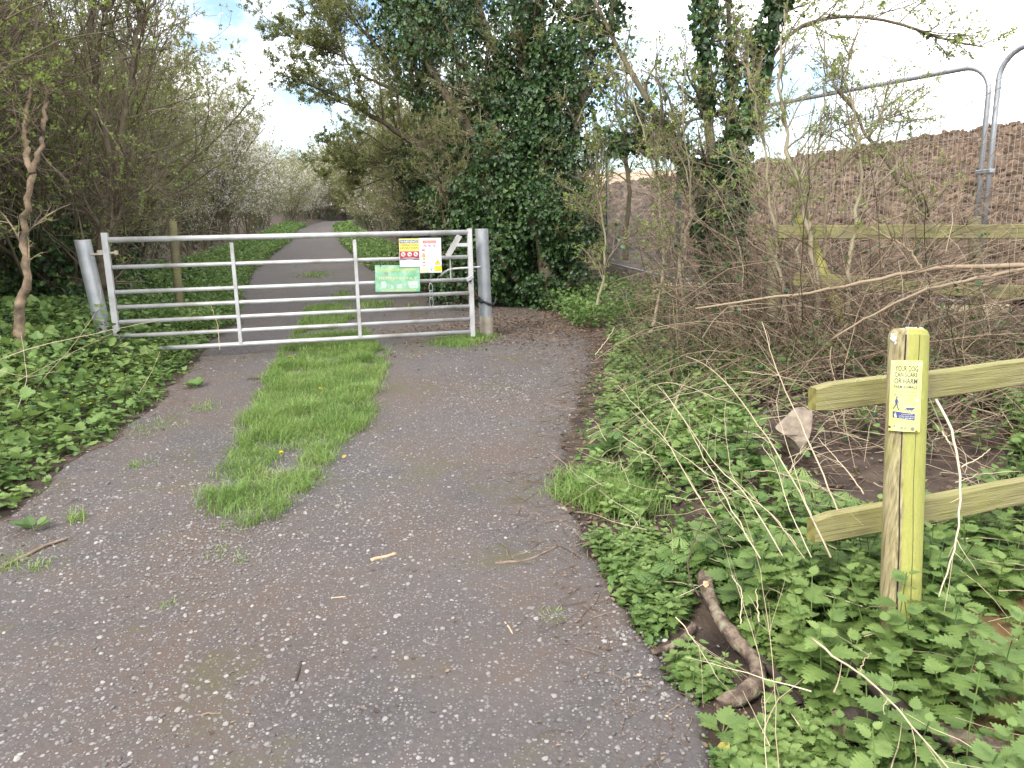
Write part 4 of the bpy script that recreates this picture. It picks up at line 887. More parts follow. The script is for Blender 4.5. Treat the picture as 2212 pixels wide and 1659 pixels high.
# spring tree reaching over the track
lines = [[(1060, 560, 12.2, .10), (1000, 430, 12.2, .08), (930, 325, 12, .06), (860, 285, 11.8, .045), (790, 240, 11.5, .03), (720, 205, 11.2, .02), (640, 172, 11, .01)],
         [(985, 400, 12.2, .07), (905, 240, 12.1, .05), (840, 130, 12, .04), (770, 50, 11.8, .025), (700, -20, 11.6, .012)], [(930, 300, 12.2, .05), (900, 150, 12.4, .04), (860, 20, 12.4, .03), (830, -90, 12.4, .02)],
         [(960, 360, 12, .05), (850, 360, 12.2, .03), (780, 330, 12.2, .018), (730, 350, 12.2, .01)], [(880, 210, 12, .035), (800, 170, 12, .02), (720, 110, 11.8, .015), (620, 80, 11.6, .008)], [(900, 200, 12.2, .04), (940, 60, 12.4, .03), (960, -80, 12.4, .02)]]
traced_tree('spring_tree', 'arching tree in fresh small leaf reaching left over the track behind the ivy-clad tree', 'tree', lines, (M_bark, M_twig, M_olive), H=3.3, n1=20, n2=11, n3=6, tuft=42000, per=3, ls=(.016, .032), wig=.09, t0=.2, rmin=.003)
# bushes filling behind the gate on the right
for q, (x, y, H_, lb, iv_) in enumerate([(-.55, 11.9, 2.6, 'dark ivy-covered bush under the spring tree, just behind the gate signs', 5200), (-1.35, 14.0, 3.0, 'rounded twiggy green bush left of the ivy bush, beyond the gate', 4200), (.15, 13.2, 3.0, 'shadowy brown-twigged bush between the gate sign and the ivy-clad tree', 3600), (.9, 14.5, 2.6, 'low thicket bush directly behind the ivy-clad trunk', 3000)]):
    make_shrub('verge_bush', (x, y), lb, 'bush', 'bushes right of the track behind the gate', (M_bark, M_twig, M_olive), H=H_, nst=9, spread=.5, n1=11, n2=8, n3=4, tuft=2600, per=3, ls=(.02, .04), ivy=iv_, ivyh=H_*.62, rmin=.003)

# ---- right ivy tree and its companions
DT = 7.9
o = thing('ivy_clad_tree', G(1562, 668), 'slimmer ivy-clad tree with several stems in front of the site fence, right of centre', 'tree'); T, tw, iv, lf = Acc(), Acc(), Acc(), Acc()
L2 = [([(1572, 690), (1566, 560), (1560, 470), (1548, 387), (1530, 290), (1527, 215), (1522, 100), (1518, -60)], .075, [.15, .24, .22, .15, .07, .05, .08, .14], 2600, 0),
      ([(1560, 470), (1556, 387), (1572, 300), (1583, 215), (1578, 120), (1570, -50)], .05, [.2, .18, .11, .05, .05, .08], 900, .1), ([(1565, 450), (1592, 344), (1612, 265), (1632, 193), (1654, 80), (1690, -40)], .06, [.2, .17, .13, .10, .12, .14], 1500, -.1),
      ([(1545, 440), (1501, 378), (1441, 288), (1398, 215), (1355, 142), (1325, 86), (1275, -20)], .05, [.14, .08, .06, .06, .08, .12, .2], 900, .1), ([(1500, 375), (1450, 330), (1390, 300), (1330, 300)], .02, [.08, .07, .08, .1], 350, .2), ([(1632, 193), (1700, 60), (1800, 30), (1930, 42), (2050, 92), (2128, 102)], .022, [.08, .03, .01, .01, .01, .01], 20, -.6)]
stems = []; srs = []
for L_, r0, ir, n, dd in L2:
    q = np.array([P(u, v, DT+dd*(i/len(L_))*2) for i, (u, v) in enumerate(L_)]); stems.append(resample(q, 14)); srs.append(np.linspace(r0, max(.006, r0*.35), 14)); ivy_limb(iv, q, ir, int(n*1.3), 31+len(stems), .32, (.035, .08), 2.2)
b1, b2, b3 = branchwork(T, tw, np.array(stems), np.array(srs), n1=20, n2=9, n3=4, H=2.1, wig=.16, t0=.2, rmin=.0026)
e_ = ends(b1[:-20], 1500); inst(iv, IVY, e_+R.randn(len(e_), 3)*.06, rdir(len(e_), .6), rdir(len(e_), -.8), .03+.045*R.rand(len(e_)))
leaf_tufts(lf, ends(b3, 2400), 4, HEX, .016, .032, .012)
part('trunk', T, M_bark, o, True); part('twigs', tw, M_twig, o); part('ivy', iv, M_ivy, o); part('foliage', lf, M_spring, o)
traced_tree('sapling', 'thin bare sapling between the two ivy-clad trees', 'tree', [[(1352, 560, 9.2, .035), (1355, 486, 9.2, .03), (1360, 400, 9.2, .028), (1350, 300, 9.2, .022), (1333, 250, 9.2, .016), (1318, 120, 9.2, .01)], [(1356, 330, 9.2, .018), (1352, 230, 9.2, .014), (1352, 100, 9.2, .01)]], (M_bark, M_twig, M_spring), H=1.3, n1=9, n2=6, n3=2, tuft=150, t0=.3)
# arching hedge bush in front of the site fence
ln3 = [[(1770, 760, 5.5, .026), (1765, 600, 5.5, .022), (1730, 430, 5.5, .018), (1700, 300, 5.5, .014), (1680, 160, 5.5, .01), (1700, 20, 5.6, .006)], [(1990, 760, 5.6, .03), (2010, 560, 5.6, .028), (1996, 428, 5.6, .024), (1941, 391, 5.6, .02), (1903, 342, 5.6, .016), (1858, 266, 5.6, .012), (1800, 180, 5.6, .006)],
       [(1830, 760, 5.5, .018), (1835, 560, 5.5, .014), (1862, 420, 5.5, .012), (1855, 300, 5.5, .010), (1830, 150, 5.5, .006), (1850, 40, 5.5, .004)], [(1700, 740, 5.7, .016), (1680, 560, 5.7, .014), (1660, 400, 5.7, .011), (1640, 250, 5.7, .008), (1600, 120, 5.7, .005)],
       [(1780, 560, 5.5, .012), (1790, 430, 5.5, .010), (1830, 330, 5.5, .008), (1900, 250, 5.5, .006), (1980, 240, 5.5, .003)], [(1740, 740, 5.6, .012), (1720, 560, 5.6, .010), (1745, 420, 5.6, .008), (1780, 250, 5.6, .006), (1785, 60, 5.6, .004)]]
traced_tree('budding_bush', 'loose budding bush arching in front of the site fence, right of the ivy-clad trees', 'bush', ln3, (M_twig, M_twig, M_spring), H=1.6, n1=17, n2=7, n3=4, tuft=1300, per=4, ls=(.012, .024), wig=.14, t0=.25, rmin=.0021)
ln4 = [[(1405, 720, 7.4, .02), (1440, 560, 7.4, .014), (1420, 400, 7.4, .01), (1380, 250, 7.4, .007), (1330, 100, 7.4, .004)], [(1480, 720, 7.2, .018), (1470, 560, 7.2, .014), (1500, 420, 7.2, .01), (1470, 250, 7.2, .007), (1480, 60, 7.2, .004)], [(1290, 660, 8.6, .018), (1310, 540, 8.6, .012), (1290, 400, 8.6, .009), (1310, 250, 8.6, .005)]]
traced_tree('budding_bush', 'thin scrubby bush between the two ivy-clad trees, tangled with dead stems', 'bush', ln4, (M_twig, M_twigred, M_spring), H=1.9, n1=20, n2=9, n3=4, tuft=1300, per=4, ls=(.014, .03), wig=.14, t0=.1, rmin=.0024)

# ---- brambles
def canes(acc, X, Y, n, ln=(.9, 2.2), r=(.0022, .0048), side=2):
    st = with_z(X, Y, -.02); an = R.rand(n)*6.28; d = np.stack([np.cos(an)*.75, np.sin(an)*.55, .25+1.0*R.rand(n)], 1); L_ = ln[0]+(ln[1]-ln[0])*R.rand(n)
    c = grow(st, d, L_, 12, .10, -.11); ok = (c[..., 0]-xR(c[..., 1])).min(1) > .12; c, n, r_keep = c[ok], int(ok.sum()), None; g = ground(c[..., 0], c[..., 1]); c[..., 2] = np.maximum(c[..., 2], g+.02+.05*R.rand(n, 1)); rr_ = taper(r[0]+(r[1]-r[0])*R.rand(n), np.full(n, .0012), 12); tube(acc, c, rr_, 4)
    if side:
        p, dd, t, rp = spawn(c, rr_, side, .1, .95, .5, 1.3, 0); b = grow(p, dd, .12+.5*R.rand(len(p)), 6, .16, -.04); tube(acc, b, taper(np.maximum(rp*.6, .0014), np.full(len(rp), .0009), 6), 3)
    return c
zones = [('dense tangle of dead bramble canes between the two ivy-clad trees', 1.5, 2.5, 5.6, 9.5, 460), ('bramble thicket spreading from the right ivy-clad tree toward the old fence', 1.7, 3.0, 4.6, 7.2, 680),
         ('bramble thicket hanging over the old mossy fence', 2.3, 4.3, 4.3, 4.95, 420), ('bramble thicket behind the near fence post at the right edge', 1.7, 4.2, 3.5, 4.6, 300), ('low brown bramble fringe along the track edge below the ivy-clad tree', 1.1, 1.8, 4.9, 7.0, 140)]
for q, (lb, x0, x1, y0, y1, n) in enumerate(zones):
    X = x0+(x1-x0)*R.rand(n); Y = y0+(y1-y0)*R.rand(n)
    if q == 3: X, Y = X[Y > 3.6], Y[Y > 3.6]
    o = thing('bramble_thicket', (0.5*(x0+x1), .5*(y0+y1), float(ground(.5*(x0+x1), .5*(y0+y1)))), lb, 'brambles', 'bramble thickets'); a = Acc(); c = canes(a, X, Y, len(X), (.9, 2.7) if q < 2 else ((.5, 1.15) if q == 2 else ((.5, 1.2) if q == 3 else (.4, 1.0)))); part('canes', a, M_cane, o)
    a = Acc(); e_ = ends(c, 300); leaf_tufts(a, e_, 3, NET4, .018, .038, .02, .5); part('leaves', a, M_ivy, o)
n = 180; X = np.concatenate([1.5+1.3*R.rand(150), 2.6+1.6*R.rand(30)]); Y = np.concatenate([4.9+3.2*R.rand(150), 4.3+1.4*R.rand(30)]); o = thing('bramble_thicket', (2.2, 6.2, float(ground(2.2, 6.2))), 'pale tan canes arching high over the darker brambles at mid right', 'brambles', 'bramble thickets'); a = Acc(); canes(a, X, Y, n, (1.6, 3.4), (.0022, .004), 2); part('canes', a, M_tan, o)
for L_, lb in (([(1500, 664, 4.6, .006), (1700, 640, 4.5, .008), (1860, 612, 4.4, .009), (1998, 582, 4.3, .011), (2068, 576, 4.2, .013), (2330, 572, 4.0, .016)], 'stout yellowish stem running level across the right edge above the near post'),
               ([(1990, 582, 4.3, .008), (1965, 540, 4.3, .006), (1925, 515, 4.3, .005), (1880, 490, 4.3, .004)], 'thin stem rising left from the stout yellowish one'), ([(1800, 730, 4.2, .005), (1900, 672, 4.2, .006), (2010, 620, 4.1, .008), (2330, 560, 4.0, .010)], 'yellow stem slanting down left just under the stout yellowish one')):
    a = Acc(); q = resample(np.array([[*P(u, v, d), r] for u, v, d, r in L_]), 22); q[:, :3] += R.randn(22, 3)*.004; tube(a, q[:, :3], q[:, 3], 7, True, rnd=.9); p, d, t, rp = spawn(q[None, :, :3], q[None, :, 3], 12, .1, .9, .4, 1., 0); tube(a, grow(p, d, .15+.4*R.rand(12), 6, .12, 0), taper(np.full(12, .003), np.full(12, .001), 6), 4, rnd=.8)
    solo('bramble_cane', a, M_cane, q[0, :3], lb, 'cane', 'stout canes over the right verge', True)

# ================================================================ ground cover
def scatter(n, x0, x1, y0, y1): return x0+(x1-x0)*R.rand(n), y0+(y1-y0)*R.rand(n)
def nettles(acc, st, X, Y, H0, H1, lf=.06, tpl=NET, ez=0):
    n = len(X); b = with_z(X, Y, ez); h = H0+(H1-H0)*R.rand(n); lean = R.randn(n, 3)*.18; lean[:, 2] = 1; lean = nrm(lean)
    tube(st, np.stack([b, b+lean*(h*.5)[:, None]+R.randn(n, 3)*.006, b+lean*h[:, None]], 1), np.full((n, 3), .0019), 3)
    ph = R.rand(n)*6.28; rn = R.rand(n)*.6; lsz = lf*(.7+.5*R.rand(n))
    for k, (t, s_, el) in enumerate(((.30, .85, -.1), (.52, 1., .0), (.72, .95, .15), (.88, .68, .35), (.98, .42, .7))):
        for q in range(2):
            an = ph+k*1.57+q*math.pi+R.randn(n)*.2; out = np.stack([np.cos(an), np.sin(an), np.full(n, el)+R.randn(n)*.18], 1)
            p = b+lean*(h*t)[:, None]+nrm(out)*(lsz*.28*s_)[:, None]; nn = np.stack([-np.cos(an)*(el+.1), -np.sin(an)*(el+.1), np.ones(n)], 1)+R.randn(n, 3)*.15
            inst(acc, tpl, p, nn, out, lsz*s_*1.15, np.clip(rn*1.1-.25+.5*fbm(X*1.4, Y*1.4, 0, 15)+.08*k, 0, 1))
def carpet(acc, X, Y, hfun, tpl, s0, s1, upn=1.2, ez=0.0):
    n = len(X); b = with_z(X, Y, ez); b[:, 2] += hfun(X, Y)*R.rand(n)**.6; inst(acc, tpl, b, rdir(n, upn), nrm(R.randn(n, 3)*[1, 1, .35]), s0+(s1-s0)*R.rand(n))
# --- left verge
LV, LS, LF = Acc(), Acc(), Acc()
edge = lambda Y: xL(Y)+.12*(fbm(Y*2.5, Y*0+5, 0, 22)-.5)*2
X, Y = scatter(2600, -6.5, -1.8, 2.2, 8.6); d = edge(Y)-X; k = (d > .06) & (R.rand(len(X)) < np.clip(1.2-d*.12, .3, 1)); X, Y = X[k], Y[k]; d = d[k]
hs = np.clip(.10+.32*sstep(0, .7, d), 0, 1)
nettles(LV, LS, X, Y, .0, 0, .055) if False else None
for lo, hi, h0, h1 in ((0, .25, .05, .12), (.25, .7, .12, .26), (.7, 9, .18, .40)):
    k = (d >= lo) & (d < hi); nettles(LV, LS, X[k], Y[k], h0, h1, .055, NET)
X, Y = scatter(26000, -7.5, -1.8, 2.0, 9.2); d = edge(Y)-X; k = (d > -.03+.10*R.rand(len(X))); X, Y, d = X[k], Y[k], d[k]
hf = lambda X, Y: .04+.26*sstep(0, .9, edge(Y)-X)*(.5+fbm(X*1.6, Y*1.6, 0, 51))
m = len(X)//3; carpet(LF, X[:m], Y[:m], hf, LOB, .03, .062); carpet(LF, X[m:2*m], Y[m:2*m], hf, HEX, .02, .045); carpet(LF, X[2*m:], Y[2*m:], hf, NET4, .025, .06)
X, Y = scatter(1500, -6.5, -1.8, 2.2, 8.6); k = edge(Y)-X > .12; X, Y = X[k], Y[k]; b = with_z(X, Y); b[:, 2] += hf(X, Y)*(.9+.5*R.rand(len(X))); inst(LF, LOB, b, rdir(len(X), 1.6), nrm(R.randn(len(X), 3)*[1, 1, .3]), .055+.045*R.rand(len(X)), .6+.4*R.rand(len(X)))
X, Y = scatter(16000, -9, -2.5, 8.6, 17); d = edge(Y)-X; k = d > .0; carpet(LF, X[k], Y[k], hf, LOB, .035, .07)
stuff('verge_plants', LV, M_nettle, 'bright nettles and mixed weeds spilling over the left edge of the track', 'ground cover'); stuff('verge_weeds', LF, M_verge, 'low ivy, cleavers and celandine leaves carpeting the left verge', 'ground cover'); stuff('nettle_stems', LS, M_verge, 'thin green stems under the left verge leaves', 'stems')
iv = Acc(); X, Y = scatter(9000, -8, -3.2, 6.5, 16); d = xL(Y)-X; k = d > .7; carpet(iv, X[k], Y[k], lambda a_, b_: .1+.3*R.rand(len(a_)), IVY, .04, .08); stuff('ivy_ground_cover', iv, M_ivy, 'dark glossy ivy carpet under the left hedge behind the gate', 'ground cover')
# --- verges along the far track and right behind the gate
FV = Acc(); n = 52000; Y = 9+60*R.rand(n)**1.6; side = R.rand(n) < .6; w_ = .2+1.6*R.rand(n)
X = np.where(side, xL(Y)-w_+.25, xR(Y)+w_*.8-.2); hf2 = lambda X, Y: .05+.26*R.rand(len(X)); sz = .03+.0022*Y
b = with_z(X, Y); b[:, 2] += hf2(X, Y); inst(FV, HEX, b, rdir(n, 1.2), nrm(R.randn(n, 3)*[1, 1, .4]), sz*(.6+.8*R.rand(n))); stuff('far_verge', FV, M_verge, 'green weeds lining both sides of the track beyond the gate', 'ground cover')
# --- right verge
RV, RS, RF, RN = Acc(), Acc(), Acc(), Acc()
soilP = np.array([(1610, 890), (1720, 850), (1930, 850), (2150, 900), (2190, 1010), (2120, 1130), (1930, 1190), (1780, 1130), (1640, 1040)], float)
clayP = np.array([(2070, 1330), (2230, 1340), (2260, 1690), (2120, 1640), (2150, 1500), (2060, 1420)], float)
SW, CW = poly_world(soilP), poly_world(clayP)
redge = lambda Y: xR(Y)+.10*(fbm(Y*2.5, Y*0, 0, 21)-.5)*2
def z8(x, y): return 1371.5+.38*x, 1097+.38*y
LOGS = [[(385, 510), (415, 610), (470, 740), (560, 850), (650, 930), (708, 1000), (700, 1080), (640, 1130), (560, 1150), (470, 1175)], [(330, 700), (290, 770), (210, 820), (90, 855)], [(820, 1020), (940, 1180)], [(1030, 770), (1100, 900), (1240, 1040), (1350, 1130), (1500, 1230), (1600, 1360)], [(1150, 1320), (1260, 1310), (1400, 1330)], [(1700, 1360), (1900, 1440), (2100, 1500)]]
LP = np.concatenate([resample(np.array([G(*z8(x, y)) for x, y in L_]), 24)[:, :2] for L_ in LOGS])
LPM = LP[:24]
def nearlog(X, Y, d):
    r = np.zeros(len(X), bool)
    for p in LP: r |= (X-p[0])**2+((Y-p[1])*(1.0 if True else 1))**2 < d*d
    for p in LPM: r |= ((X-p[0]+.02)**2+(Y-p[1]+.10)**2) < (d*1.0)**2
    return r
def rv(n, y0, y1, xo=.05, wmax=4.2, keepsoil=.04):
    X, Y = scatter(n, 0, wmax, y0, y1); X = redge(Y)+xo+X; s_ = inpoly(X, Y, SW) | inpoly(X, Y, CW); k = (~s_ | (R.rand(n) < keepsoil)) & (X < xH(Y)) & ~nearlog(X, Y, .06); return X[k], Y[k]
def dens(X, Y, p0=.5): return R.rand(len(X)) < np.clip(sstep(.0, .55, X-redge(Y))+.25, 0, 1)*np.clip(p0+fbm(X*1.3, Y*1.3, 0, 61), 0, 1)
X, Y = rv(1400, 1.35, 2.6, .12, 2.2); k = dens(X, Y, .12); X, Y = X[k], Y[k]; d = X-redge(Y); k2 = d < .35
nettles(RV, RS, X[k2], Y[k2], .05, .14, .045); nettles(RV, RS, X[~k2], Y[~k2], .12, .38, .066)
X, Y = rv(2400, 2.6, 5.2, .15); k = dens(X, Y, .0); X, Y = X[k], Y[k]; d = X-redge(Y); k2 = d < .4
nettles(RV, RS, X[k2], Y[k2], .05, .14, .05); nettles(RV, RS, X[~k2], Y[~k2], .12, .28, .058)
X, Y = rv(700, 5.2, 8.5, .2, 1.6); nettles(RV, RS, X, Y, .08, .2, .055, NET4)
X, Y = rv(6000, 1.3, 3.0, -.02, .7, .05); carpet(RF, X, Y, lambda a_, b_: .01+.05*R.rand(len(a_)), LOB, .014, .035); X, Y = rv(700, 1.3, 3.2, .02, .5, .05); nettles(RV, RS, X, Y, .04, .10, .035)
X, Y = rv(12000, 1.35, 7.5, .02, 3.2, .05); k = R.rand(len(X)) < .25+.75*sstep(0, .4, X-redge(Y)); X, Y = X[k], Y[k]; hf3 = lambda X, Y: .02+.16*sstep(.05, .9, X-redge(Y))*(.4+fbm(X*2, Y*2, 0, 71))
m = len(X)//3; carpet(RF, X[:m], Y[:m], hf3, LOB, .018, .05); carpet(RF, X[m:2*m], Y[m:2*m], hf3, HEX, .012, .03); carpet(RF, X[2*m:], Y[2*m:], hf3, IVY, .02, .05)
# dead straw lying through the green
n = 420; X, Y = rv(n, 1.4, 4.6, .1, 2.4, 1.); n = len(X); st = with_z(X, Y, .05+.16*R.rand(n)); an = R.rand(n)*6.28; DS = Acc(); c = grow(st, np.stack([np.cos(an), np.sin(an), .5*R.rand(n)], 1), .08+.38*R.rand(n)**2, 7, .12, -.03); tube(DS, c, taper(.0012+.0012*R.rand(n), np.full(n, .0006), 7), 4); stuff('straw_litter', DS, M_straw, 'short broken straws tangled through the right-hand weeds', 'straw')
# cow parsley
X, Y = rv(420, 1.7, 4.6, .1, 1.3, .05); k = fbm(X*1.5+9, Y*1.5, 0, 81) > .42; X, Y = X[k], Y[k]; nf = 5; Xr, Yr = np.repeat(X, nf), np.repeat(Y, nf); an = R.rand(len(Xr))*6.28; b = with_z(Xr, Yr, .03+.1*R.rand(len(Xr))); tip = np.stack([np.cos(an), np.sin(an), .35+.4*R.rand(len(Xr))], 1); kk = ~nearlog(Xr, Yr, .13); inst(RN, FERN, b[kk], nrm(np.stack([-np.cos(an)*.3, -np.sin(an)*.3, np.ones(len(an))], 1))[kk], tip[kk], (.06+.06*R.rand(len(Xr)))[kk])
stuff('nettle_bed', RV, M_nettle, 'serrated stinging nettles crowding round the near wooden post', 'nettles'); stuff('nettle_bed_stems', RS, M_verge, 'thin green nettle stems on the right verge', 'stems'); stuff('creeping_weeds', RF, M_verge, 'small ivy and cleavers leaves creeping between the right-hand nettles', 'ground cover'); stuff('cow_parsley', RN, M_verge, 'feathery cow parsley leaves on the right verge', 'cow parsley')
# --- litter and fine twigs on bare ground
LT = Acc()
def twiglets(acc, X, Y, l0, l1, r=.0016, ez=.012, road=False):
    n = len(X); b = with_z(X, Y, ez); 
    if road: b[:, 2] = road_z(X, Y)+.018
    an = R.rand(n)*6.28; d = np.stack([np.cos(an), np.sin(an), np.zeros(n)], 1); c = grow(b, d, l0+(l1-l0)*R.rand(n)**2, 4, .18, 0); c[..., 2] = b[:, None, 2]+.004*R.rand(n, 4); tube(acc, c, taper(r*(.6+.9*R.rand(n)), np.full(n, r*.4), 4), 3)
X, Y = rv(3600, 1.3, 8.5, -.25, 2.8, 1.); twiglets(LT, X, Y, .03, .28, .0018)
t_ = R.rand(1500); Y = 1.4+8*R.rand(1500); X = np.where(t_ < .5, edge(Y)+.35*R.randn(1500)*.5, redge(Y)-.2*np.abs(R.randn(1500))); twiglets(LT, X, Y, .02, .16, .0014, road=True)
LL = Acc(); X, Y = scatter(9000, -4.5, 2.2, 1.4, 10.5); k = (X > xL(Y)-.2) & (X < xR(Y)+.3) & (R.rand(len(X)) < .06+.9*(fbm(X*1.1, Y*1.1, 0, 91) > .60)+.5*(np.minimum(X-xL(Y), xR(Y)-X) < .3)); X, Y = X[k], Y[k]; b = with_z(X, Y); b[:, 2] = road_z(X, Y)+.019
inst(LL, HEX, b, rdir(len(X), 3.), nrm(R.randn(len(X), 3)*[1, 1, .1]), .006+.016*R.rand(len(X))**2); X, Y = rv(5000, 1.4, 8, -.1, 3.2, 1.); b = with_z(X, Y, .012); inst(LL, HEX, b, rdir(len(X), 2.), nrm(R.randn(len(X), 3)*[1, 1, .2]), .012+.03*R.rand(len(X)))
c = G(1170, 705); X, Y = c[0]+.8*R.randn(7000), c[1]+.8*R.randn(7000); k = X < xR(Y)+.4; b = with_z(X[k], Y[k]); b[:, 2] = np.maximum(road_z(X[k], Y[k])+.02, b[:, 2]+.01); inst(LL, HEX, b, rdir(k.sum(), 3.), nrm(R.randn(k.sum(), 3)*[1, 1, .1]), .012+.025*R.rand(k.sum()))
twiglets(LT, X[k][:500], Y[k][:500], .05, .3, .002, road=True)
stuff('leaf_litter', LL, M_litter, 'crumbs of dead leaf and bark scattered on the track and under the weeds', 'litter')
stuff('twig_litter', LT, M_litter, 'fine dead twigs and stalks littering the verges and track edges', 'twig litter')
# --- pebbles
M_peb = mat('pebble', [(.08, .074, .072), (.13, .12, .118), (.19, .176, .17), (.26, .245, .235), (.38, .36, .345)], .8, nscale=30, nmix=.12)
PB = Acc()
for q in range(5):
    n = 9000; Y = 1.25+6.5*R.rand(n)**1.6; X = xL(Y)+(xR(Y)-xL(Y))*R.rand(n); k = fbm(X*.9, Y*.9, 0, 99, 3) > .28+.5*R.rand(n); X, Y = X[k], Y[k]; n = len(X); s_ = .0032+.0115*R.rand(n)**5; z = road_z(X, Y)+.014+s_*.08
    inst(PB, STN[q], np.stack([X, Y, z], 1), rdir(n, 3.), nrm(R.randn(n, 3)*[1, 1, .1]), s_*1.5, R.rand(n))
for q in range(5):       # looser gravel lying in drifts
    for (u, v, ru, n) in ((480, 1190, .28, 130), (1080, 850, .55, 260), (1180, 760, .45, 200), (1380, 1500, .25, 60)):
        c = G(u, v); X = c[0]+R.randn(n)*ru*.5; Y = c[1]+R.randn(n)*ru; s_ = .0035+.008*R.rand(n)**2; inst(PB, STN[q], np.stack([X, Y, road_z(X, Y)+.015+s_*.2], 1), rdir(n, 3.), nrm(R.randn(n, 3)*[1, 1, .1]), s_*1.5, .2+.6*R.rand(n))
stuff('gravel', PB, M_peb, 'pale stone chips embedded in and scattered over the worn tarmac', 'gravel')
# --- grass
def blades(acc, X, Y, h, lean=.45, w=.0028, zf=None, comb=None):
    n = len(X); b = with_z(X, Y, .005) if zf is None else np.stack([X, Y, zf(X, Y)+.012], 1); an = R.rand(n)*6.28; L_ = lean*(.3+R.rand(n)); hd = np.stack([np.cos(an), np.sin(an), np.zeros(n)], 1)
    if comb is not None: hd = nrm(hd+comb)
    sd_ = np.stack([-hd[:, 1], hd[:, 0], 0*an], 1); V = []
    for t, ww in ((0, 1), (.4, .9), (.75, .6)):
        c = b+hd*(h*L_*t*t)[:, None]; c[:, 2] += h*t*(1-.25*L_*t); V += [c-sd_*(w*ww), c+sd_*(w*ww)]
    c = b+hd*(h*L_)[:, None]; c[:, 2] += h*(1-.35*L_); V.append(c); V = np.stack(V, 1); F = np.array([(0, 1, 3, 2), (2, 3, 5, 4)]); off = (np.arange(n)*7)[:, None, None]; r_ = np.repeat(np.where(R.rand(n) < .07, 1.6, np.clip(.2+.6*fbm(X*2.2, Y*2.2, 0, 17)+.4*(R.rand(n)-.5), 0, 1)), 7)
    acc.add(V.reshape(-1, 3), (F[None]+off).reshape(-1, 4), r_); acc.f.append((np.array([(4, 5, 6)])[None]+off).reshape(-1, 3)+acc.n-len(r_))
strip = [(455, 1125), (470, 1060), (505, 985), (548, 905), (568, 835), (612, 765), (640, 738), (800, 722), (822, 770), (824, 850), (800, 905), (742, 965), (680, 1052), (600, 1112), (520, 1148)]
strip2 = [(628, 735), (655, 690), (660, 668), (735, 662), (770, 690), (800, 722)]
SWD = poly_world(strip); SW2 = poly_world(strip2); W_ = np.array(SWD)
GA = Acc(); X, Y = scatter(90000, W_[:, 0].min()-.1, W_[:, 0].max()+.1, W_[:, 1].min()-.1, W_[:, 1].max()+.1)
jx, jy = X+.13*(fbm(X*4, Y*4, 0, 101)-.5)*2+.028*R.randn(len(X)), Y+.22*(fbm(X*4, Y*4, 0, 102)-.5)*2+.04*R.randn(len(X)); k = inpoly(jx, jy, SWD) & (fbm(X*4.5, Y*4.5, 0, 103, 3) > .22+.22*R.rand(len(X))); X, Y = X[k], Y[k]
h = (.03+.15*fbm(X*4, Y*4, 0, 104)**1.5)*(.5+.8*R.rand(len(X))); blades(GA, X, Y, h, 1.0, .0018, road_z, np.array([.35, -.3, 0]))
W2 = np.array(SW2); X, Y = scatter(26000, W2[:, 0].min(), W2[:, 0].max(), W2[:, 1].min(), W2[:, 1].max()); k = inpoly(X, Y, SW2) & (fbm(X*2.5, Y*2.5, 0, 105, 2) > .42); blades(GA, X[k], Y[k], .05+.05*R.rand(k.sum()), .7, .003, road_z)
Y = 11+50*R.rand(9000)**1.3; X = (xL(Y)+xR(Y))/2+.25*R.randn(9000); k = (fbm(X*2, Y*.5, 0, 106, 2) > .60) & (Y < 22); blades(GA, X[k], Y[k], .05+.05*R.rand(k.sum()), .7, .006, road_z)
for (u, v, r_, n, h0) in ((990, 742, .28, 2600, .07), (1035, 732, .18, 900, .08), (1290, 1060, .20, 2600, .09), (1350, 1085, .18, 1500, .09), (1240, 1075, .10, 500, .06), (30, 1225, .10, 120, .04), (80, 1235, .06, 50, .04), (165, 1130, .05, 60, .07), (300, 1010, .06, 60, .05), (480, 1200, .07, 80, .03), (520, 1218, .04, 50, .03), (365, 1315, .03, 40, .03), (440, 885, .12, 160, .04), (330, 930, .2, 160, .04), (1195, 1345, .06, 40, .03)):
    c = G(u, v); X = c[0]+R.randn(n)*r_*.5; Y = c[1]+R.randn(n)*r_*.6; blades(GA, X, Y, h0*(.5+.8*R.rand(n)), .9, .0022)
stuff('grass', GA, M_grass, 'bright green grass strip growing down the middle of the track and small tufts beside it', 'grass')
# --- dandelions, fallen leaves
for q, (u, v, lb) in enumerate(((628, 778, 'dandelion flower on the left side of the grass strip near the gate'), (700, 742, 'dandelion flower right under the gate bottom rail'), (694, 850, 'dandelion flower in the middle of the grass strip'), (610, 993, 'dandelion flower in the lower half of the grass strip'), (1307, 956, 'dandelion flower on the right verge beside the track'))):
    c = G(u, v+6); o = thing('dandelion', c, lb, 'flower', 'dandelions'); a = Acc(); tube(a, np.array([c, c+[0, 0, .06]]), np.array([.0018, .0015]), 5); part('stalk', a, M_grass, o)
    a = Acc(); hc = c+np.array([0, -.005, .062]); n = 46; an = R.rand(n)*6.28; el = R.rand(n); inst(a, DIA, np.repeat(hc[None], n, 0), np.tile([0, 0, 1.], (n, 1)), np.stack([np.cos(an), np.sin(an), el], 1), .014+.006*R.rand(n)); part('flower_head', a, M_yellow, o)
M_fall = mat('fallen_leaf', [(.36, .30, .07), (.48, .40, .12)], .6); M_falltan = mat('fallen_leaf_tan', [(.45, .32, .16), (.62, .48, .28)], .7)
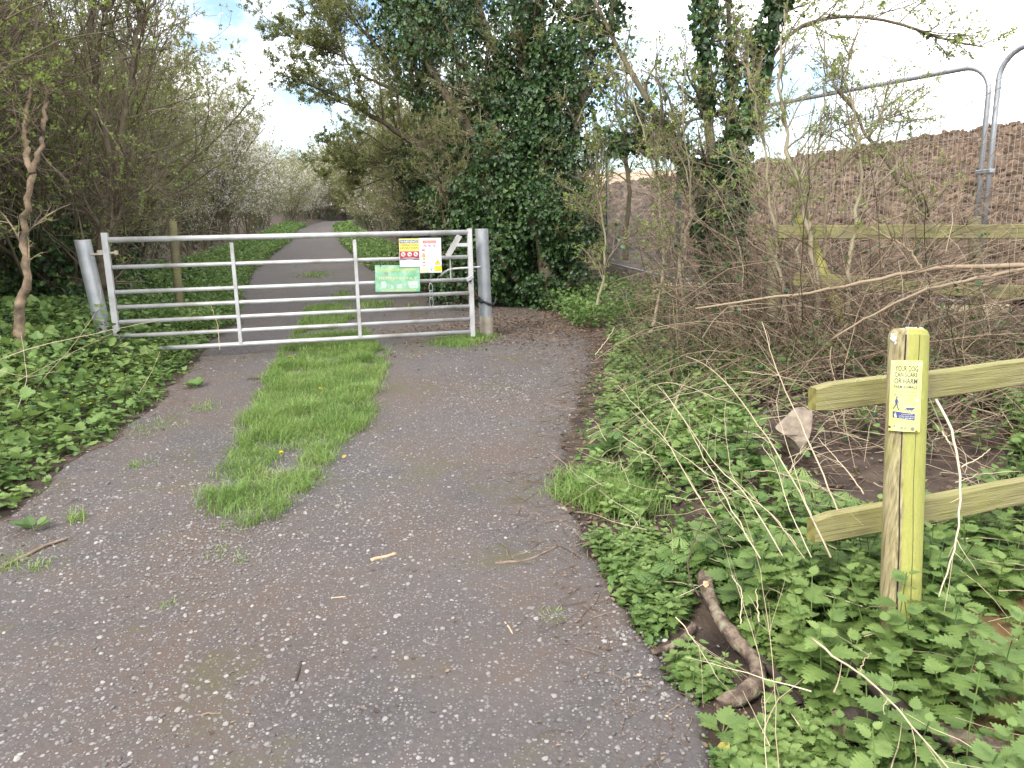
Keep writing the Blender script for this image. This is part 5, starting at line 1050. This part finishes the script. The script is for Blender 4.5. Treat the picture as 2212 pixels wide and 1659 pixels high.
for u, v, s_, m_, lb in ((1545, 1628, .055, M_fall, 'yellow fallen leaf at the bottom edge beside the weeds'), (740, 992, .035, M_fall, 'yellow fallen leaf on the right side of the grass strip'), (673, 1022, .032, M_falltan, 'curled tan leaf just below the grass strip edge'), (1980, 1002, .05, M_falltan, 'dry tan leaf on the dark soil left of the near post'), (1300, 880, .03, M_fall, 'small orange leaf on the right verge'), (1437, 765, .05, M_falltan, 'pale dead leaf caught in the dead stems on the right')):
    c = G(u, v)+[0, 0, .015]; a = Acc(); inst(a, HEX, c[None]+[[0, -s_/2, 0]], np.array([[.3, -.5, 1.]]), np.array([[.6, .5, .25]]), s_); solo('fallen_leaf', a, m_, c, lb, 'leaf', 'fallen leaves')
# --- stones
def rock(name, u, v, size, fl, seed, lb, m_, cat='stone', grp='loose stones on the ground', sub=2, up=0.0):
    import bmesh
    c = G(u, v); bm = bmesh.new(); bmesh.ops.create_icosphere(bm, subdivisions=sub, radius=.5); V = np.array([q.co[:] for q in bm.verts]); r_ = np.random.RandomState(seed)
    for _ in range(8 if size > .2 else 9):
        n_ = nrm(r_.randn(3)); dd = (.16+.16*r_.rand()) if size > .2 else .28+.14*r_.rand(); t = V@n_; V = V-np.outer(np.maximum(t-dd, 0), n_)
    V += .03*(fbm(V[:, 0]*4+seed, V[:, 1]*4, V[:, 2]*4, seed)[:, None]-.5)*V
    V = V*np.array([size, size*.8, size*fl]); V[:, 2] += size*fl*.22+up; F = np.array([[q.index for q in f_.verts] for f_ in bm.faces]); bm.free(); a = Acc(); a.add(V+c, F, r_.rand()); return solo(name, a, m_, c, lb, cat, grp)
M_rock = mat('limestone', [(.13, .10, .075), (.24, .195, .15), (.34, .295, .24)], .9, attr=False, nscale=14, bump=1, bscale=40)
M_stw = mat('white_stone', [(.5, .48, .46), (.68, .66, .64)], .8, attr=False, nscale=20); M_stg = mat('grey_stone', [(.20, .19, .19), (.32, .30, .30)], .85, attr=False, nscale=20, bump=.4); M_sto = mat('ochre_stone', [(.40, .26, .14), (.55, .46, .38)], .85, attr=False, nscale=14)
rock('boulder', 1702, 990, .40, .95, 11, 'angular buff stone lying on the dark soil left of the near wooden post', M_rock, 'rock', None, 4, .05)
for q, (u, v, s_, fl, m_, lb) in enumerate(((1216, 1103, .11, .25, M_rock, 'flat buff stone set in the track beside the right-hand grass tuft'), (1058, 1130, .10, .12, M_stg, 'flat grey stone slab flush in the track, left of the buff one'), (578, 1275, .038, .45, M_rock, 'pinkish-buff stone in the lower left of the track'), (1381, 1466, .034, .7, M_sto, 'orange and white pebble near the curved log'), (1436, 1384, .028, .4, M_stw, 'white flat pebble next to the short mossy stick'), (1410, 1612, .022, .6, M_stw, 'white pebble near the bottom edge, right of centre'), (1215, 1572, .028, .6, M_stg, 'rounded grey pebble near the bottom edge'), (964, 1297, .03, .3, M_stg, 'grey flat stone in the middle of the near track'), (250, 1470, .030, .7, M_stg, 'dark lump of stone at lower left of the track'), (1095, 1362, .035, .4, M_rock, 'brown stone with a splinter beside it, centre right of the track'), (275, 1222, .026, .5, M_stw, 'pale pebble by the long stick at the left'), (1357, 870, .05, .5, M_stw, 'white chalky stone at the right edge of the track'), (1348, 905, .035, .5, M_stw, 'smaller white stone at the right edge of the track'), (878, 1330, .024, .5, M_stg, 'grey pebble left of centre in the foreground'), (620, 1530, .022, .6, M_stg, 'grey pebble in the foreground at the left'), (838, 1590, .026, .6, M_stw, 'pale grey chip low in the foreground'), (548, 823, .13, .35, M_soil, 'brown clump of dung on the left wheel track near the gate'), (735, 1300, .012, .5, M_stw, 'tiny white chip touching the short wood fragment'))):
    rock('stone' if q != 16 else 'dung', u, v, s_, fl, 20+q, lb, m_, 'stone' if q != 16 else 'dung', 'loose stones on the track' if q != 16 else None)
# --- sticks on the track
M_stick = mat('weathered_stick', [(.10, .07, .05), (.22, .16, .12), (.30, .23, .17)], .85, attr=False, nscale=20, bump=.5); M_chip = mat('split_wood', [(.45, .30, .18), (.62, .46, .30)], .8, attr=False, nscale=20, stretch=(1, 1, 1)); M_dark = mat('wet_dark_wood', [(.03, .022, .018), (.07, .055, .045)], .8, attr=False, nscale=10, bump=.6)
M_log = mat('log_bark', [(.045, .03, .026), (.11, .078, .06), (.22, .17, .125), (.25, .26, .18)], .92, attr=False, nscale=24, bump=1, bscale=70, detail=10)
def stick(L_, r, m_, lb, name='stick', k=7, lift=.0, grp='sticks lying on the track'):
    q = np.array([G(u, v) for u, v in L_]); q[:, 2] += r*.8+lift+.012; q = resample(q, max(6, len(L_)*3)); rr_ = np.linspace(r, r*.65, len(q))*(1+.12*R.randn(len(q))); q[1:-1, 2] += .0015*R.randn(len(q)-2); a = Acc(); tube(a, q, rr_, k, True); return solo(name, a, m_, q[0], lb, 'stick', grp, True)
for L_, r, m_, lb in (([(-40, 1258), (60, 1208), (105, 1185), (152, 1170)], .0095, M_stick, 'long grey-brown stick reaching in from the left edge'), ([(802, 1220), (828, 1213), (856, 1205)], .009, M_chip, 'short tan piece of bark in the middle of the track'), ([(716, 1301), (747, 1298)], .0055, M_chip, 'small straight split-wood fragment in the foreground'), ([(662, 1327), (682, 1318), (700, 1308)], .004, M_stick, 'thin dark stick left of the split-wood fragment'), ([(736, 1334), (760, 1325), (784, 1314)], .003, M_stick, 'thin twig right of the split-wood fragment'),
    ([(1070, 1224), (1110, 1222), (1150, 1215), (1205, 1187)], .006, M_stick, 'curved reddish-brown branch lying at the right of the track'), ([(1105, 1210), (1150, 1196), (1200, 1188)], .004, M_stick, 'thinner twig crossing the curved reddish branch'), ([(1212, 1188), (1235, 1200), (1255, 1216)], .004, M_dark, 'dark twig at the right end of the curved branch'), ([(652, 1440), (645, 1462), (640, 1480)], .0055, M_dark, 'short dark stick pointing at the viewer'), ([(410, 1556), (445, 1553), (478, 1549)], .004, M_stick, 'thin grey twig at the lower left'),
    ([(1438, 1560), (1460, 1548), (1482, 1536)], .005, M_chip, 'peeled stick beside the curved log at the verge'), ([(1090, 1352), (1100, 1365), (1108, 1380)], .004, M_chip, 'splinter of pale wood on the brown stone'), ([(1175, 875), (1210, 884), (1245, 888)], .004, M_stick, 'twig at the right edge of the track in the middle distance'), ([(790, 930), (812, 940), (824, 950)], .003, M_stick, 'twig just right of the grass strip'), ([(1310, 815), (1345, 822), (1388, 832)], .022, M_log, 'mossy greenish stick on the right verge in the middle distance')):
    stick(L_, r, m_, lb)
# --- logs at lower right
def z8(x, y): return 1371.5+.38*x, 1097+.38*y
def lg(L_, d, r, m_, lb, name='log', extra=None, grp='fallen logs and branches at the right verge'):
    q = np.array([G(*z8(x, y)) for x, y in L_]); q[:, 2] += np.asarray(d); q = resample(np.hstack([q, np.asarray(r, float)[:, None]]), 30); rr_ = q[:, 3]*(1+.10*np.sin(np.arange(30)*.55+q[0, 0]*9)+.02*R.randn(30)); o = thing(name, q[0, :3], lb, 'log', grp)
    a = Acc(); qq = resample(np.hstack([q[:, :3], rr_[:, None]]), 90); tube(a, qq[:, :3], qq[:, 3], 20); V = a.v[0]; cc = np.repeat(qq[:, :3], 20, 0); dn = nrm(V-cc); nz_ = (fbm(V[:, 0]*24, V[:, 1]*24, V[:, 2]*24, 7)-.5)*.014+(fbm(V[:, 0]*90, V[:, 1]*90, V[:, 2]*90, 9, 2)-.5)*.005+.012*np.maximum(0, vnoise(V[:, 0]*13, V[:, 1]*13, V[:, 2]*13, 4)-.72)
    V += dn*nz_[:, None]; part('bark', a, m_, o, True); a = Acc(); e0 = nrm(q[0, :3]-q[1, :3]); tube(a, np.array([q[0, :3]-e0*.004, q[0, :3]+e0*.003]), np.array([rr_[0]*.99, rr_[0]*.9]), 16, True); part('cut_end', a, M_stick, o)
    if extra is not None: extra(o, q, rr_)
    return o
def scar(o, q, rr_):
    i = 4; p = q[i, :3]; t = nrm(q[i+1, :3]-q[i, :3]); n_ = nrm(CAM-p); n_ = nrm(n_-t*(n_@t)); s_ = np.cross(t, n_); th = np.linspace(0, 2*np.pi, 15)[:-1]; V = p+n_*(rr_[i]*1.25)+np.outer(np.cos(th)*.022*(1+.2*np.sin(th*5)), t)+np.outer(np.sin(th)*.010, s_); a = Acc(); a.add(V, np.array([list(range(14))])); part('broken_scar', a, mat('fresh_wood', [(.5, .25, .12), (.75, .48, .28)], .7, attr=False, nscale=60), o)
lg([(385, 510), (415, 610), (470, 740), (560, 850), (650, 930), (708, 1000), (700, 1080), (640, 1130), (560, 1150), (470, 1175)], [.09, .09, .08, .07, .06, .05, .05, .045, .04, .03], [.024, .022, .022, .023, .024, .026, .027, .026, .023, .019], M_log, 'curved brown log with an orange broken scar bending round at the track edge', extra=scar)
lg([(330, 700), (290, 770), (210, 820), (90, 855)], [.02]*4, [.014, .014, .012, .009], M_log, 'short mossy stick curving onto the track left of the curved log')
lg([(400, 560), (560, 780), (700, 900), (820, 1020), (940, 1180)], [.03]*5, [.013, .014, .016, .015, .012], M_dark, 'dark rotten branch lying just behind the curved log')
lg([(1030, 770), (1100, 900), (1240, 1040), (1350, 1130), (1500, 1230), (1600, 1360)], [.06]*6, [.016, .018, .020, .022, .022, .020], M_dark, 'long dark branch slanting right under the nettles')
lg([(1150, 1320), (1260, 1310), (1400, 1330)], [.05]*3, [.035, .038, .036], M_dark, 'charred black log end near the bottom edge')
lg([(1700, 1360), (1900, 1440), (2100, 1500)], [.05]*3, [.03, .034, .03], M_log, 'grey-brown log in the bottom right corner')
# --- dead stems over the right verge (traced canes)
def z55(x, y): return 1261.8+.2976*x, 713+.2976*y
stems = [([(1790, 1650), (1620, 1290), (1500, 1060), (1340, 790), (1160, 545), (1020, 370), (870, 230), (740, 190)], 2.35, 3.0, .0042, 'long thick tan stem leaning up left from the lower rail end'), ([(1840, 1310), (1790, 1180), (1650, 850), (1560, 640), (1470, 460), (1390, 280), (1340, 100), (1290, -60)], 2.5, 3.2, .0040, 'tan stem rising in front of the buff rock up past the top rail end'),
    ([(1280, 1659), (1100, 1370), (960, 1090), (830, 850), (760, 700), (570, 430)], 2.3, 3.0, .0028, 'pale stem ending left of the rock, first of the close pair'), ([(1440, 1640), (1240, 1290), (1090, 1090), (960, 1000), (860, 850), (640, 520), (530, 400)], 2.3, 3.0, .0028, 'pale stem crossing its neighbour beside the thick tan one'), ([(960, 1410), (740, 1060), (600, 800), (480, 660), (330, 500), (245, 400)], 2.5, 3.1, .0026, 'pale stem reaching farthest left over the verge'), ([(1650, 1650), (1480, 1290), (1400, 980), (1290, 830)], 2.35, 2.7, .0025, 'pale stem below the rock'),
    ([(900, 1050), (760, 940), (640, 860), (480, 720), (345, 590)], 2.6, 3.0, .002, 'thin stem parallel to the leftmost one'), ([(1600, 1659), (1420, 1400), (1270, 1250), (1060, 1080), (1040, 860), (1010, 640), (1030, 520)], 2.35, 3.1, .0024, 'bent stem with an upright top in the middle of the dead stems'), ([(1540, 1560), (1330, 1300), (1100, 1180), (920, 1060), (780, 960)], 2.4, 2.8, .0022, 'low slanting stem among the cow parsley'), ([(385, 520), (420, 440), (530, 385), (640, 375), (800, 430), (1000, 510), (1170, 550)], 3.0, 2.8, .0022, 'arched pale stem looping over the nettles'),
    ([(580, 780), (660, 540), (700, 420), (770, 310)], 2.9, 3.1, .0018, 'upright thin stem left of the arch'), ([(590, 1200), (780, 1240)], 2.7, 2.65, .002, 'short straw stem lying level above the maple-like leaves'), ([(280, 770), (400, 850), (540, 960), (620, 1110)], 2.8, 2.6, .002, 'curved straw stem at the left of the nettle bed'), ([(2028, 1190), (1900, 1010), (1800, 900), (1700, 780)], 2.5, 2.8, .003, 'pale stem passing behind the near post at mid height'), ([(1210, 1030), (1380, 1020), (1500, 1070), (1700, 1130), (1900, 1240)], 2.5, 2.4, .0022, 'bowed stem crossing in front of the soil'), ([(1490, 1060), (1530, 930), (1600, 860), (1690, 850)], 2.5, 2.55, .002, 'hooked stem tip over the rock'), ([(1659, 1380), (1560, 1120), (1390, 560), (1420, 380)], 2.4, 3.0, .0018, 'slender stem close to the end of the top rail'), ([(550, 530), (700, 470), (900, 430), (1150, 380)], 3.0, 3.1, .002, 'level stem over the far nettles'), ([(1150, 300), (1400, 330), (1560, 370), (1700, 390)], 3.0, 2.7, .0022, 'tan stem pointing at the top rail end'), ([(80, 180), (160, 80), (220, -20)], 4.2, 4.3, .003, 'short leaning straw by the track edge in the middle distance')]
stems = [([z55(*p) for p in L_], a_, b_, r, lb) for L_, a_, b_, r, lb in stems]
stems += [([z6(x, y) for x, y in L_], a_, b_, r, lb) for L_, a_, b_, r, lb in (([(1080, 690), (1150, 800), (1210, 960), (1243, 1150), (1260, 1400), (1245, 1650), (1180, 1900), (1100, 2120)], 2.3, 2.0, .0055, 'thick tan stem hanging down to the right of the near post'), ([(1265, 1180), (1380, 1120), (1475, 1045)], 2.2, 2.3, .003, 'side twig of the hanging stem right of the post'), ([(1220, 1290), (1400, 1230), (1700, 1210)], 2.3, 2.4, .002, 'thin straw running right above the lower rail'), ([(1125, 920), (1170, 1000), (1220, 1030)], 2.3, 2.2, .003, 'short forked twig behind the hanging stem'), ([(470, 560), (650, 520), (740, 480)], 2.6, 2.45, .002, 'straw resting on top of the upper rail'))]
stems += [([z8(x, y) for x, y in L_], a_, b_, r, lb) for L_, a_, b_, r, lb in (([(1005, 745), (1140, 850), (1290, 950), (1450, 1090), (1600, 1270), (1790, 1490)], 1.95, 1.45, .0042, 'straight white dead stem running to the bottom right corner'), ([(1280, 930), (1300, 870), (1340, 820)], 1.8, 1.85, .002, 'short side twig of the white stem'), ([(365, 500), (310, 420), (295, 300), (340, 180), (410, 0), (440, -90)], 2.05, 2.5, .0035, 'dark curving twig rising from the top of the curved log'), ([(740, 1040), (720, 900), (680, 740), (640, 640), (560, 380)], 1.8, 2.2, .002, 'thin pale straw standing behind the curved log'), ([(600, 660), (610, 460), (540, 380)], 2.0, 2.1, .0025, 'broken straw near the log scar'), ([(705, 650), (690, 460)], 2.0, 2.05, .003, 'short upright straw between nettles'), ([(230, 620), (320, 720), (410, 860), (480, 985)], 1.8, 1.75, .002, 'straw crossing the mossy stick'), ([(770, 700), (730, 500), (700, 260), (600, 0)], 2.1, 2.5, .0022, 'tall straw left of the lower rail end'))]
stems += [([(u, v) for u, v in L_], a_, b_, r, lb) for L_, a_, b_, r, lb in (([(-10, 780), (90, 745), (200, 722), (300, 700), (345, 692)], 5.9, 6.6, .005, 'long white straw arching right past the hinge-end post'), ([(-10, 850), (100, 790), (190, 745), (260, 712)], 5.6, 6.6, .004, 'second white straw under the long one at the left'), ([(30, 905), (60, 820), (45, 720)], 5.4, 5.8, .003, 'upright straw on the left verge'), ([(-5, 800), (60, 815), (130, 800)], 5.3, 5.5, .003, 'low bent straw at the left edge'), ([(475, 755), (470, 700), (455, 660)], 6.9, 7.0, .004, 'dried stalk with a seed head against the gate, left of the first brace'), ([(300, 850), (330, 800), (345, 760)], 5.9, 6.1, .0025, 'thin straw above the left verge nettles'), ([(80, 830), (140, 770), (220, 660), (215, 610)], 6.0, 7.0, .003, 'bent straw touching the hinge-end gate post'))]
for q, (L_, a_, b_, r, lb) in enumerate(stems):
    n = len(L_); pts = resample(np.array([P(u, v, (a_+(b_-a_)*i/(n-1))*.93) for i, (u, v) in enumerate(L_)]), 18); gz_ = ground(pts[:, 0], pts[:, 1]); pts[:, 2] = np.maximum(pts[:, 2], gz_+.01)
    if .05 < pts[0, 2]-gz_[0] < .45 and n > 3 and L_[-1][1] < L_[0][1]-100 and L_[0][1] < 1500:
        dv = nrm(pts[0]-pts[2]); dv[2] = min(dv[2], -1.2); dv = nrm(dv); hh = (pts[0, 2]-gz_[0])/-dv[2]; pts = resample(np.vstack([pts[0]+dv*hh, pts]), 18)
    pts[1:-1] += R.randn(16, 3)*.0015; r = r*.68; rr_ = np.linspace(r, r*.45, 18); a = Acc(); tube(a, pts, rr_, 6, True, rnd=R.rand()); m_ = 5 if len(L_) > 3 else 1
    p, d, t, rp = spawn(pts[None], rr_[None], m_, .35, .98, .35, .9, .1); tube(a, grow(p, d, (.04+.12*R.rand(m_)), 5, .12, 0), taper(rp*.5, rp*.25, 5), 4, rnd=.5); solo('dry_weed', a, M_cane if 'dark' in lb else M_straw, pts[0], lb, 'dead weed', 'dead stems over the verges', True)
# --- small rosettes and single leaves
for u, v, n, s_, tp, m_, lb in ((1405, 1290, 7, .06, HEX, M_nettle, 'broad-leaved plantain rosette on the bare track edge above the mossy stick'), (75, 1150, 6, .085, HEX, M_verge, 'dock leaves sprawling on the track at the left'), (1640, 1170, 9, .10, LOB, M_spring, 'young maple-like leaves in the middle of the right verge'), (420, 840, 6, .09, LOB, M_verge, 'pale lobed leaves at the tip of the left verge'), (1305, 985, 6, .09, LOB, M_verge, 'hogweed leaf spreading onto the track by the right dandelion'), (1560, 1590, 6, .08, NET, M_nettle, 'clump of large serrated leaves at the foot of the curved log')):
    c = G(u, v); an = np.linspace(0, 6.28, n, endpoint=False)+R.rand(n)*.5; tip = np.stack([np.cos(an), np.sin(an), .25+.4*R.rand(n)], 1); a = Acc(); b = c+nrm(tip)*(.25*s_)+[0, 0, .02]; inst(a, tp, b, nrm(np.stack([-np.cos(an)*.3, -np.sin(an)*.3, np.ones(n)], 1)), tip, s_*(.7+.5*R.rand(n))); tube(a, np.stack([np.repeat(c[None], n, 0), b], 1), np.full((n, 2), .002), 4); solo('small_plant', a, m_, c, lb, 'plant', 'single plants at the track edges')
# yellow celandine specks in the left verge, clay bank
a = Acc(); X, Y = scatter(260, -4.6, -2.2, 3.4, 5.6); k = (edge(Y)-X > .1) & (fbm(X*2, Y*2, 0, 5) > .5); X, Y = X[k][:40], Y[k][:40]; b = with_z(X, Y, .25); n = len(b); bb = np.repeat(b, 6, 0); an = R.rand(n*6)*6.28; inst(a, DIA, bb, np.tile([0, 0, 1.], (n*6, 1)), np.stack([np.cos(an), np.sin(an), .4+0*an], 1), .011); stuff('celandine_flowers', a, M_yellow, 'tiny yellow flowers dotted through the left verge', 'flowers')
M_clay = mat('mossy_clay', [(.07, .075, .03), (.20, .13, .06), (.28, .19, .10)], .9, attr=False, nscale=8, bump=1, bscale=20)
c = G(2190, 1530); a = Acc(); xs_ = np.linspace(-.35, .6, 50); ys_ = np.linspace(-.4, .7, 50); v, f = grid(xs_+c[0], ys_+c[1], lambda X, Y: ground(X, Y)+.05*(fbm(X*6, Y*6, 0, 7)-.5)+.03-.25*np.maximum(np.abs((X-c[0]-.12)/.47), np.abs((Y-c[1]-.15)/.55))**6); a.add(v, f); structure('clay_bank', a, M_clay)
